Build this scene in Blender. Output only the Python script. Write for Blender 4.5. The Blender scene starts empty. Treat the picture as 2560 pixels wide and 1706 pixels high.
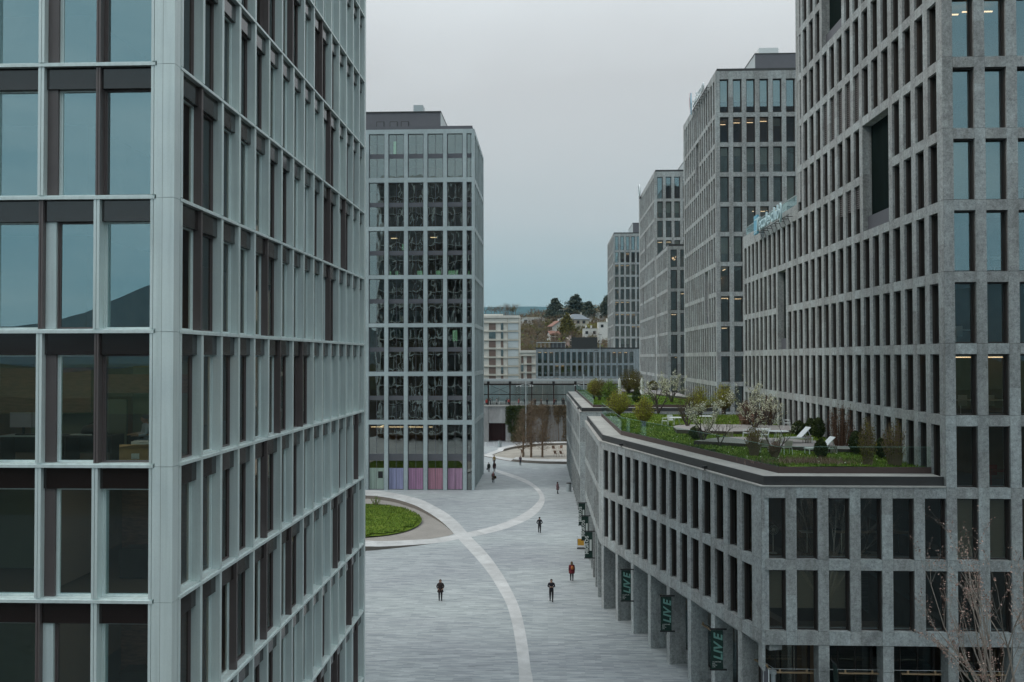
import bpy, bmesh, math, random
from mathutils import Vector, Matrix, noise
R = random.Random(7)
D = bpy.data
COL = bpy.context.scene.collection
sc = bpy.context.scene
PI = math.pi

# ---------------------------------------------------------------- camera
H = 19.5; FP = 2250.0
yaw = math.atan(88/2250.); pit = math.atan(42/2250.); rol = 0.0015
cf = Vector((-math.sin(yaw)*math.cos(pit), math.cos(yaw)*math.cos(pit), math.sin(pit)))
cr0 = Vector((math.cos(yaw), math.sin(yaw), 0)); cu0 = cr0.cross(cf)
cu = cu0 + rol*cr0; crr = cr0 - rol*cu0
cam = D.cameras.new('camera'); camo = D.objects.new('camera', cam); COL.objects.link(camo)
M3 = Matrix((crr, cu, -cf)).transposed()
camo.matrix_world = Matrix.Translation((0, 0, H)) @ M3.to_4x4()
cam.sensor_width = 36; cam.lens = 36*FP/2560; cam.clip_end = 30000; cam.clip_start = .3
sc.camera = camo

def ray(x, y):                       # photo position (2560 px wide) -> viewing direction
    return cf + crr*((x-1280)/FP) - cu*((y-853)/FP)
def on_z(x, y, z):                   # where that line of sight meets the level z
    d = ray(x, y); t = (z-H)/d.z; return Vector((d.x*t, d.y*t, z))
def on_y(x, y, Y):
    d = ray(x, y); t = Y/d.y; return Vector((d.x*t, Y, H+d.z*t))

# ---------------------------------------------------------------- materials
MATS = {}
def mat(name, col, rough=.6, metal=0, spec=.5, build=None):
    if name in MATS: return MATS[name]
    m = D.materials.new(name); m.use_nodes = True
    nt = m.node_tree; b = nt.nodes['Principled BSDF']
    b.inputs['Base Color'].default_value = (*col, 1); b.inputs['Roughness'].default_value = rough
    b.inputs['Metallic'].default_value = metal; b.inputs['Specular IOR Level'].default_value = spec
    if build: build(nt, b)
    MATS[name] = m; return m
def N(nt, t, **kw):
    n = nt.nodes.new(t)
    for k, v in kw.items():
        if k in n.inputs: n.inputs[k].default_value = v
        else: setattr(n, k, v)
    return n
def coords(nt, scale=(1, 1, 1), kind='Object'):
    tc = N(nt, 'ShaderNodeTexCoord'); mp = N(nt, 'ShaderNodeMapping'); mp.inputs['Scale'].default_value = scale
    nt.links.new(tc.outputs[kind], mp.inputs['Vector']); return mp.outputs[0]
def geo_pos(nt, scale=(1, 1, 1)):
    g = N(nt, 'ShaderNodeNewGeometry'); mp = N(nt, 'ShaderNodeMapping'); mp.inputs['Scale'].default_value = scale
    nt.links.new(g.outputs['Position'], mp.inputs['Vector']); return mp.outputs[0]
def ramp(nt, fac, stops):
    r = N(nt, 'ShaderNodeValToRGB'); e = r.color_ramp.elements
    while len(e) < len(stops): e.new(.5)
    for i, (p, c) in enumerate(stops): e[i].position = p; e[i].color = (*c, 1)
    nt.links.new(fac, r.inputs[0]); return r.outputs[0]
def mixc(nt, a, b, fac, mode='MULTIPLY'):
    m = N(nt, 'ShaderNodeMix', data_type='RGBA', blend_type=mode)
    for s, i in ((a, 6), (b, 7)):
        if isinstance(s, tuple): m.inputs[i].default_value = (*s, 1)
        else: nt.links.new(s, m.inputs[i])
    if isinstance(fac, (int, float)): m.inputs[0].default_value = fac
    else: nt.links.new(fac, m.inputs[0])
    return m.outputs[2]
def noisy(scale, amt, col2=None, scl=(1, 1, 1), detail=6, bump=0, rnd=0, world=False, big=0):
    """build function: mottling around the base colour, per-panel variation, bump"""
    def f(nt, b):
        base = tuple(b.inputs['Base Color'].default_value)[:3]
        v = geo_pos(nt, scl) if world else coords(nt, scl)
        n = N(nt, 'ShaderNodeTexNoise', Scale=scale, Detail=detail, Roughness=.65); nt.links.new(v, n.inputs['Vector'])
        lo = tuple(c*(1-amt) for c in base) if col2 is None else col2
        hi = tuple(min(1, c*(1+amt)) for c in base)
        c = ramp(nt, n.outputs['Fac'], [(.3, lo), (.7, hi)])
        if big:
            n2 = N(nt, 'ShaderNodeTexNoise', Scale=.35, Detail=4.); nt.links.new(v, n2.inputs['Vector'])
            c = mixc(nt, c, ramp(nt, n2.outputs['Fac'], [(.35, (1-big,)*3), (.65, (1+big*.5,)*3)]), 1.)
        if rnd:
            g = N(nt, 'ShaderNodeNewGeometry')
            c = mixc(nt, c, ramp(nt, g.outputs['Random Per Island'], [(0, (1-rnd, 1-rnd, 1-rnd)), (.5, (1, 1, 1)), (1, (1+rnd*.5, 1+rnd*.45, 1+rnd*.4))]), 1.)
        nt.links.new(c, b.inputs['Base Color'])
        if bump:
            bp = N(nt, 'ShaderNodeBump', Strength=bump, Distance=.02); nt.links.new(n.outputs['Fac'], bp.inputs['Height'])
            nt.links.new(bp.outputs[0], b.inputs['Normal'])
    return f

def stone_build(nt, b):
    base = tuple(b.inputs['Base Color'].default_value)[:3]
    v = geo_pos(nt)
    sp = N(nt, 'ShaderNodeTexNoise', Scale=6., Detail=8., Roughness=.95); nt.links.new(v, sp.inputs['Vector'])
    c = ramp(nt, sp.outputs['Fac'], [(.36, tuple(x*.38 for x in base)), (.46, tuple(x*.85 for x in base)), (.54, tuple(x*1.08 for x in base)), (.64, tuple(x*1.6 for x in base))])
    vn = N(nt, 'ShaderNodeTexNoise', Scale=1.1, Detail=5., Distortion=1.6); nt.links.new(geo_pos(nt, (1, 1, .45)), vn.inputs['Vector'])
    c = mixc(nt, c, ramp(nt, vn.outputs['Fac'], [(.3, (.8, .79, .79)), (.5, (1, 1, 1)), (.7, (1.12, 1.13, 1.12))]), 1.)
    g = N(nt, 'ShaderNodeNewGeometry')
    c = mixc(nt, c, ramp(nt, g.outputs['Random Per Island'], [(0, (.83, .82, .81)), (.35, (.97, .95, .94)), (.7, (1.02, 1.03, 1.03)), (1, (1.12, 1.14, 1.14))]), 1.)
    st = N(nt, 'ShaderNodeTexNoise', Scale=1., Detail=4.); nt.links.new(geo_pos(nt, (3.2, 3.2, .12)), st.inputs['Vector'])
    c = mixc(nt, c, ramp(nt, st.outputs['Fac'], [(.35, (.84, .83, .81)), (.6, (1.03, 1.03, 1.03))]), .8)
    nt.links.new(c, b.inputs['Base Color'])
    bp = N(nt, 'ShaderNodeBump', Strength=.35, Distance=.01); nt.links.new(sp.outputs['Fac'], bp.inputs['Height']); nt.links.new(bp.outputs[0], b.inputs['Normal'])

def glass(name, tint, refl, wav=0., wscale=1., rough=0.0, gcol=(.74, .95, 1), top=.85):
    m = D.materials.new(name); m.use_nodes = True; nt = m.node_tree; nt.nodes.clear()
    out = N(nt, 'ShaderNodeOutputMaterial'); t = N(nt, 'ShaderNodeBsdfTransparent'); t.inputs[0].default_value = (*tint, 1)
    g = N(nt, 'ShaderNodeBsdfGlossy'); g.inputs['Roughness'].default_value = rough; g.inputs[0].default_value = (*gcol, 1)
    lw = N(nt, 'ShaderNodeLayerWeight', Blend=.35)
    mr = N(nt, 'ShaderNodeMapRange'); mr.inputs['To Min'].default_value = refl; mr.inputs['To Max'].default_value = top
    nt.links.new(lw.outputs['Fresnel'], mr.inputs['Value'])
    mx = N(nt, 'ShaderNodeMixShader'); nt.links.new(mr.outputs[0], mx.inputs[0]); nt.links.new(t.outputs[0], mx.inputs[1]); nt.links.new(g.outputs[0], mx.inputs[2])
    if wav:
        n = N(nt, 'ShaderNodeTexNoise', Scale=wscale, Detail=1.); nt.links.new(geo_pos(nt, (1, 1, .55)), n.inputs['Vector'])
        bp = N(nt, 'ShaderNodeBump', Strength=1., Distance=wav); nt.links.new(n.outputs['Fac'], bp.inputs['Height']); nt.links.new(bp.outputs[0], g.inputs['Normal'])
    nt.links.new(mx.outputs[0], out.inputs[0]); MATS[name] = m; return m
def emit(name, col, s):
    m = D.materials.new(name); m.use_nodes = True; b = m.node_tree.nodes['Principled BSDF']
    b.inputs['Base Color'].default_value = (*col, 1); b.inputs['Emission Color'].default_value = (*col, 1); b.inputs['Emission Strength'].default_value = s
    MATS[name] = m; return m

STONE = mat('granite', (.345, .368, .370), .75, build=stone_build)
PALE = mat('pale_concrete', (.38, .45, .465), .55, build=noisy(3, .08, rnd=.08, world=True, big=.1))
def alu_build(nt, b):
    base = tuple(b.inputs['Base Color'].default_value)[:3]; c = base
    for s_, k, st in (((5, 5, .25), 1., [(.3, (.86, .87, .86)), (.55, (1, 1, 1)), (.75, (1.03, 1.03, 1.03))]), ((.5, .5, .8), 1., [(.3, (.93, .94, .95)), (.7, (1.04, 1.04, 1.03))]), ((1, 1, 1), 22., [(.3, (.96, .96, .96)), (.7, (1.02, 1.02, 1.02))])):
        n = N(nt, 'ShaderNodeTexNoise', Scale=k, Detail=4.); nt.links.new(geo_pos(nt, s_), n.inputs['Vector']); c = mixc(nt, c, ramp(nt, n.outputs['Fac'], st), 1.)
    g = N(nt, 'ShaderNodeNewGeometry'); c = mixc(nt, c, ramp(nt, g.outputs['Random Per Island'], [(0, (.94, .945, .95)), (1, (1.04, 1.04, 1.03))]), 1.)
    nt.links.new(c, b.inputs['Base Color'])
ALU = mat('pale_aluminium', (.68, .765, .76), .42, .25, build=alu_build)
BRZ = mat('bronze_metal', (.135, .112, .11), .4, .3, build=noisy(1, .08, rnd=.06, world=True))
HEAD = mat('dark_header_panel', (.022, .016, .015), .10, 0, .8)
FRM = mat('window_frame_bronze', (.05, .042, .038), .35, .3)
DARKM = mat('charcoal_metal', (.045, .045, .045), .45, .2, build=noisy(1.5, .12, world=True, rnd=.06))
GREYM = mat('grey_cladding', (.115, .115, .13), .5, .2, build=noisy(.8, .06, world=True, rnd=.05))
ZINC = mat('light_grey_metal', (.42, .46, .47), .4, .4)
COPING = mat('coping_slab', (.36, .36, .34), .8, build=noisy(4, .12, rnd=.1, world=True, big=.15))
BROWNM = mat('brown_metal_base', (.07, .045, .04), .5)
CONC = mat('concrete_wall', (.3, .3, .3), .85, build=noisy(1.2, .18, scl=(1, 1, .35), world=True, big=.25, bump=.2))
INT_D = mat('interior_dark', (.24, .17, .12), .8, build=noisy(.25, .35, world=True))
INT_C = mat('interior_ceiling', (.3, .27, .24), .8)
INT_F = mat('interior_floor', (.13, .11, .09), .6)
BLIND = mat('window_blind', (.36, .38, .35), .7, build=noisy(2, .06, scl=(1, 1, 8), world=True))
CURT = mat('curtain', (.4, .4, .38), .8, build=noisy(9, .25, scl=(1, 1, .05), world=True))
REDC = mat('dark_red_curtain', (.06, .012, .014), .9, 0, .05, build=noisy(9, .35, scl=(1, 1, .05), world=True))
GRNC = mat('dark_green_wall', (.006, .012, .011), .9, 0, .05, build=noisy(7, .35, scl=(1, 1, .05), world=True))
G1 = glass('tower_glass', (.66, .60, .52), .08, .004, .8)
G2 = glass('office_glass', (.74, .68, .58), .25, .0015, .5)
GA = glass('clear_coated_glass', (.80, .84, .76), .36, .0012, .6, gcol=(.70, .95, 1), top=.6)
G3 = glass('curtain_wall_glass', (.55, .54, .45), .24, .009, .9, gcol=(.95, 1, .96))
GS = glass('side_glass', (.62, .54, .46), .12, .0012, .6, gcol=(.85, .95, 1), top=.34)
GB = glass('balustrade_glass', (.93, .975, .95), .035, top=.22)
LAMPM = emit('lamp_strip', (1, .78, .5), 1.6)
WHITE = mat('white_paint', (.72, .76, .76), .5)
BLACK = mat('black_plastic', (.012, .012, .013), .45)
LOUV = mat('louvre_metal', (.2, .185, .18), .5)

# ---------------------------------------------------------------- mesh helper
class MB:
    def __init__(s): s.v = []; s.f = []; s.m = []; s.mats = []
    def mi(s, m):
        if m not in s.mats: s.mats.append(m)
        return s.mats.index(m)
    def poly(s, pts, m):
        i = len(s.v); s.v += [tuple(p) for p in pts]; s.f.append(tuple(range(i, i+len(pts)))); s.m.append(s.mi(m))
    def box(s, x0, x1, y0, y1, z0, z1, m):
        if x1 < x0: x0, x1 = x1, x0
        if y1 < y0: y0, y1 = y1, y0
        if z1 < z0: z0, z1 = z1, z0
        i = len(s.v); k = s.mi(m)
        s.v += [(x0, y0, z0), (x1, y0, z0), (x1, y1, z0), (x0, y1, z0), (x0, y0, z1), (x1, y0, z1), (x1, y1, z1), (x0, y1, z1)]
        for f in ((0, 3, 2, 1), (4, 5, 6, 7), (0, 1, 5, 4), (1, 2, 6, 5), (2, 3, 7, 6), (3, 0, 4, 7)): s.f.append(tuple(i+a for a in f)); s.m.append(k)
        return s
    def prism(s, poly, z0, z1, m, mt=None):
        n = len(poly); i = len(s.v); k = s.mi(m); kt = s.mi(mt or m)
        a = sum(poly[j][0]*poly[(j+1) % n][1]-poly[(j+1) % n][0]*poly[j][1] for j in range(n))
        if a < 0: poly = poly[::-1]
        s.v += [(p[0], p[1], z0) for p in poly]+[(p[0], p[1], z1) for p in poly]
        s.f.append(tuple(i+j for j in range(n))[::-1]); s.m.append(k)
        s.f.append(tuple(i+n+j for j in range(n))); s.m.append(kt)
        for j in range(n): s.f.append((i+j, i+(j+1) % n, i+n+(j+1) % n, i+n+j)); s.m.append(k)
        return s
    def tube(s, pts, rad, m, n=6, cap=True):
        """a tube through pts with a radius (or list of radii)"""
        k = s.mi(m); base = len(s.v); pts = [Vector(p) for p in pts]
        if not isinstance(rad, (list, tuple)): rad = [rad]*len(pts)
        for j, p in enumerate(pts):
            d = (pts[min(j+1, len(pts)-1)]-pts[max(j-1, 0)])
            if d.length < 1e-9: d = Vector((0, 0, 1))
            d.normalize(); a = Vector((1, 0, 0)) if abs(d.x) < .8 else Vector((0, 1, 0))
            e1 = d.cross(a).normalized(); e2 = d.cross(e1)
            for q in range(n):
                t = 2*PI*q/n; s.v.append(tuple(p+rad[j]*(math.cos(t)*e1+math.sin(t)*e2)))
        for j in range(len(pts)-1):
            for q in range(n):
                a = base+j*n+q; b = base+j*n+(q+1) % n
                s.f.append((a, a+n, b+n, b)); s.m.append(k)
        if cap:
            s.f.append(tuple(base+q for q in range(n))); s.m.append(k)
            s.f.append(tuple(base+(len(pts)-1)*n+q for q in range(n))[::-1]); s.m.append(k)
        return s
    def lathe(s, prof, m, n=16, c=(0, 0, 0), sx=1, sy=1):
        k = s.mi(m); base = len(s.v)
        for r, z in prof:
            for q in range(n):
                t = 2*PI*q/n; s.v.append((c[0]+r*sx*math.cos(t), c[1]+r*sy*math.sin(t), c[2]+z))
        for j in range(len(prof)-1):
            for q in range(n):
                a = base+j*n+q; b = base+j*n+(q+1) % n; s.f.append((a, b, b+n, a+n)); s.m.append(k)
        s.f.append(tuple(base+q for q in range(n))[::-1]); s.m.append(k)
        s.f.append(tuple(base+(len(prof)-1)*n+q for q in range(n))); s.m.append(k)
        return s
    def mesh(s, name):
        me = D.meshes.new(name); me.from_pydata(s.v, [], s.f)
        for m in s.mats: me.materials.append(m)
        if s.m: me.polygons.foreach_set('material_index', s.m)
        me.update(); return me
    def build(s, name, parent=None, loc=(0, 0, 0), rot=0, smooth=False):
        me = s.mesh(name)
        if smooth: me.polygons.foreach_set('use_smooth', [True]*len(me.polygons))
        return link(name, me, parent, loc, rot)
def link(name, data, parent=None, loc=(0, 0, 0), rot=0):
    o = D.objects.new(name, data); COL.objects.link(o)
    if parent: o.parent = parent
    o.location = loc
    o.rotation_euler = (0, 0, rot) if isinstance(rot, (int, float)) else rot
    return o
def tag(o, label, cat, group=None):
    o['label'] = label; o['category'] = cat
    if group: o['group'] = group
    return o
def thing(name, label, cat, loc=(0, 0, 0), rot=0, group=None):
    o = D.objects.new(name, None); COL.objects.link(o); o.location = loc; o.rotation_euler = (0, 0, rot); o.empty_display_size = .2
    return tag(o, label, cat, group)
def structure(o): o['kind'] = 'structure'; return o
def copy_tree(o, parent=None):
    c = o.copy(); COL.objects.link(c)
    if parent: c.parent = parent
    for ch in list(o.children): copy_tree(ch, c)
    return c

# facade frame: u along the wall, d inward, z up
class FR:
    def __init__(s, ox, oy, ux, uy):
        l = math.hypot(ux, uy); s.o = (ox, oy); s.u = (ux/l, uy/l); s.rot = math.atan2(uy, ux)
    def w(s, u, d=0, z=0): return Vector((s.o[0]+u*s.u[0]-d*s.u[1], s.o[1]+u*s.u[1]+d*s.u[0], z))
def put(mb_or_mesh, name, root, fr, u=0, d=0, z=0):
    p = fr.w(u, d, z)-Vector(root.location)
    if isinstance(mb_or_mesh, MB): return mb_or_mesh.build(name, root, p, fr.rot)
    return link(name, mb_or_mesh, root, p, fr.rot)
# ---------------------------------------------------------------- stone facades
DEP = .42
def stone_face(root, name, fr, L, ops, floors, z0, z1, m=None, dep=DEP, recess=(), open_to=None, backcol=GRNC, topgap=0):
    """ops: list of (u0,u1) openings; floors: list of (sill, head). Panels with thin joints between them."""
    m = m or STONE; b = MB(); g = .008
    def rec(i, k):
        for (i0, i1, k0, k1) in recess:
            if i0 <= i <= i1 and k0 <= k <= k1: return (i0, i1, k0, k1)
    edges = [0]+[e for o in ops for e in o]+[L]
    sills = [f[0] for f in floors]
    segs = [z0]+[s for s in sills if s > z0+.3]+[z1]
    segs = sorted(set(segs))
    for j in range(len(ops)+1):
        a, c = edges[2*j], edges[2*j+1]
        for q in range(len(segs)-1):
            za, zb = segs[q], segs[q+1]
            k = max([i for i, s in enumerate(sills) if s <= za+.01], default=-1)
            if j > 0 and j < len(ops) and k >= 0 and rec(j-1, k) and rec(j, k) and rec(j-1, k) == rec(j, k):
                r = rec(j, k)
                if k == r[3]: b.box(a+g, c-g, 0, dep, floors[k][1], zb-g, m)
                continue
            if zb-za > 2.6:      # piers are cut once more between two floors
                zc = za+(zb-za)*R.choice((.38, .5, .62)); b.box(a+g, c-g, 0, dep, za+g, zc-g*.4, m); b.box(a+g, c-g, 0, dep, zc+g*.4, zb-g, m)
            else: b.box(a+g, c-g, 0, dep, za+g, zb-g, m)
    for i, (a, c) in enumerate(ops):
        lo = z0
        for k, (s, h) in enumerate(floors):
            r = rec(i, k)
            if not (r and k > r[2]) and s-lo > .02: b.box(a+.001, c-.001, 0, dep, lo+g, s-g*.5, m)
            lo = h
        if z1-lo > .02: b.box(a+.001, c-.001, 0, dep, lo+g, z1-g, m)
    put(b, name, root, fr)
    for (i0, i1, k0, k1) in recess:
        a, c = ops[i0][0], ops[i1][1]; s, h = floors[k0][0], floors[k1][1]; q = MB(); dd = .56
        q.box(a-.02, a+.03, dep, dd, s, h, m); q.box(c-.03, c+.02, dep, dd, s, h, m)
        q.box(a, c, dep, dd, h-.03, h+.1, m); q.box(a, c, dep, dd, s-.1, s, m)
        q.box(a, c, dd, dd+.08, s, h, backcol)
        put(q, 'loggia', root, fr)
        q = MB(); q.box(a+.03, c-.03, .3, .36, s+.02, s+.95, GREYM); put(q, 'loggia_parapet', root, fr)
def win_mesh(w, h, gl=None, frm=None, mull=0, trans=0, key=None, bar=.07, lining=False):
    gl = gl or G1; frm = frm or FRM
    key = key or ('win', round(w, 2), round(h, 2), gl.name, frm.name, mull, trans, lining)
    if key in WM: return WM[key]
    b = MB(); y0, y1 = 0, .09
    b.box(0, bar, y0, y1, 0, h, frm); b.box(w-bar, w, y0, y1, 0, h, frm)
    b.box(bar, w-bar, y0, y1, 0, bar, frm); b.box(bar, w-bar, y0, y1, h-bar, h, frm)
    b.box(bar, bar+.04, y0+.03, y1+.02, bar, h-bar, frm); b.box(w-bar-.04, w-bar, y0+.03, y1+.02, bar, h-bar, frm)
    for i in range(mull):
        x = w*(i+1)/(mull+1); b.box(x-.025, x+.025, y0, y1, bar, h-bar, frm)
    if lining:
        for x0, x1, q in ((.0, .035, BRZL), (.035, .06, FRM)):
            b.box(x0, x1, -.19 if q is BRZL else -.1, -.001, 0, h, q); b.box(w-x1, w-x0, -.19 if q is BRZL else -.1, -.001, 0, h, q)
        b.box(.06, w-.06, -.18, -.001, h-.05, h, FRM)
    for zt, zh in (trans or ()): b.box(bar, w-bar, y0, y1, zt, zt+zh, frm)
    b.poly([(bar, .06, bar), (w-bar, .06, bar), (w-bar, .06, h-bar), (bar, .06, h-bar)], gl)
    WM[key] = b.mesh('window'); return WM[key]
WM = {}; BRZL = mat('bronze_lining', (.085, .072, .066), .4, .3)
def join_into(b, me, fr, u, d, z):
    """append mesh me, placed on the facade, to builder b (root space = world here)"""
    i = len(b.v)
    for v in me.vertices:
        p = fr.w(u+v.co.x, d+v.co.y, z+v.co.z); b.v.append(tuple(p))
    idx = [b.mi(m) for m in me.materials]
    for p in me.polygons: b.f.append(tuple(i+a for a in p.vertices)); b.m.append(idx[p.material_index])
def place_windows(root, wins, limit=95):
    """wins: (score, mesh, frame, u, d, z). The largest seen are parts of their own, the rest one part."""
    wins.sort(key=lambda t: -t[0])
    for s, me, fr, u, d, z in wins[:limit]: put(me, 'window', root, fr, u, d, z)
    rest = wins[limit:]
    if rest:
        b = MB()
        for s, me, fr, u, d, z in rest: join_into(b, me, fr, u, d, z)
        o = b.build('windows', root, -Vector(root.location)); o['kind'] = 'stuff'
def place_parts(root, name, items, limit=95):
    """items: (score, MB, frame). The largest seen become parts of their own."""
    items.sort(key=lambda t: -t[0])
    for s, mb, fr in items[:limit]: put(mb, name, root, fr)
    b = MB()
    for s, mb, fr in items[limit:]:
        i = len(b.v)
        for v in mb.v: b.v.append(tuple(fr.w(v[0], v[1], v[2])))
        idx = [b.mi(m) for m in mb.mats]
        b.f += [tuple(i+a for a in f) for f in mb.f]; b.m += [idx[q] for q in mb.m]
    if b.f: o = b.build(name+'s', root, -Vector(root.location)); o['kind'] = 'stuff'
def seen(fr, u, w, z, h):
    """rough size in the picture of an opening; 0 outside the frame"""
    c = []
    for uu, zz in ((u, z), (u+w, z), (u+w, z+h), (u, z+h)):
        p = fr.w(uu, .4, zz)-Vector((0, 0, H)); dd = p.dot(cf)
        if dd < 1: return 0
        c.append((p.dot(crr)/dd*FP+1280, 853-p.dot(cu)/dd*FP))
    xs = [q[0] for q in c]; ys = [q[1] for q in c]
    x0, x1, y0, y1 = max(min(xs), 0), min(max(xs), 2560), max(min(ys), 0), min(max(ys), 1706)
    if x1 <= x0 or y1 <= y0: return 0
    return (x1-x0)*(y1-y0)
def windows_for(fr, ops, floors, recess=(), gl=None, dep=DEP, skip=(), **kw):
    r = []
    for i, (a, c) in enumerate(ops):
        for k, (s, h) in enumerate(floors):
            if any(i0 <= i <= i1 and k0 <= k <= k1 for i0, i1, k0, k1 in recess) or (i, k) in skip: continue
            r.append((seen(fr, a, c-a, s, h-s), win_mesh(c-a, h-s, gl, lining=True, **kw), fr, a, dep-.1, s))
    return r
def extras(root, fr, ops, floors, pb=.25, pl=.12, recess=(), blind=BLIND, dep=DEP, full=.3, toprow=0):
    b = MB(); l = MB(); e = MB()
    for k, (s, h) in enumerate(floors):
        for j, (a, c) in enumerate(ops):
            if not any(i0 <= j <= i1 and k0 <= k <= k1 for i0, i1, k0, k1 in recess): e.box(a-.27, c+.27, dep+.04, 1.24, s-.37, s-.07, INT_C)
        i = 0
        while i < len(ops):
            n = R.choice((1, 2, 3)); mode = R.random(); fr_ = R.choice((.35, .55, .68, .68, 1.0)) if R.random() > full else 1.
            if toprow and k == len(floors)-1: mode = 0 if i < toprow else .5; n = 1; fr_ = .66
            for j in range(i, min(i+n, len(ops))):
                if any(i0 <= j <= i1 and k0 <= k <= k1 for i0, i1, k0, k1 in recess): continue
                a, c = ops[j]
                if mode < pb: b.box(a+.08, c-.08, dep+.1, dep+.12, h-(h-s)*fr_+.05, h-.05, blind)
                elif mode > 1-pl:
                    d = R.uniform(1.4, 3.5); l.box(a-.3, c+.2, d, d+.09, h-.18, h-.13, LAMPM)
            i += n
    put(e, 'floor_edges', root, fr)
    if b.f: put(b, 'blinds', root, fr)
    if l.f: put(l, 'ceiling_light_strips', root, fr)
def uniform(s0, pitch, n, w): return [(s0+pitch*i, s0+pitch*i+w) for i in range(n)]
def interior(root, poly, zs, inset, core, mats=(INT_F, INT_C, INT_D)):
    b = MB(); c = Vector((sum(p[0] for p in poly)/len(poly), sum(p[1] for p in poly)/len(poly), 0))
    def shrink(k):
        r = []
        n = len(poly); a = sum(poly[j][0]*poly[(j+1) % n][1]-poly[(j+1) % n][0]*poly[j][1] for j in range(n)); sg = 1 if a > 0 else -1
        for j in range(n):
            p0, p1, p2 = (Vector(poly[(j+q) % n]).to_2d() for q in (-1, 0, 1))
            e1 = (p1-p0).normalized(); e2 = (p2-p1).normalized(); n1 = Vector((-e1.y, e1.x))*sg; n2 = Vector((-e2.y, e2.x))*sg
            q = (n1+n2); q = q/(1+n1.dot(n2)); r.append(tuple(p1+q*k))
        return r
    P = shrink(inset); Q = shrink(core)
    for z in zs: b.prism(P, z-.38, z-.06, INT_C, INT_F)
    b.prism(Q, zs[0], zs[-1], INT_D)
    o = b.build('interior', root, -Vector(root.location)); return P

ZK = [12.9+3.65*k for k in range(12)]
FL = [(ZK[k], ZK[k+1]-.55) for k in range(10)]+[(ZK[10], 53.5)]

def put_r(b, name, root): return b.build(name, root, -Vector(root.location))
def piers(root, fr, L, gops, z0, z1, dep):
    e = [0]+[x for o in gops for x in o]+[L]
    for j in range(len(gops)+1):
        if e[2*j+1]-e[2*j] > .05: b = MB(); b.box(e[2*j]+.008, e[2*j+1]-.008, 0, dep, z0+.008, z1-.008, STONE); put(b, 'ground_pier', root, fr)
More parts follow.
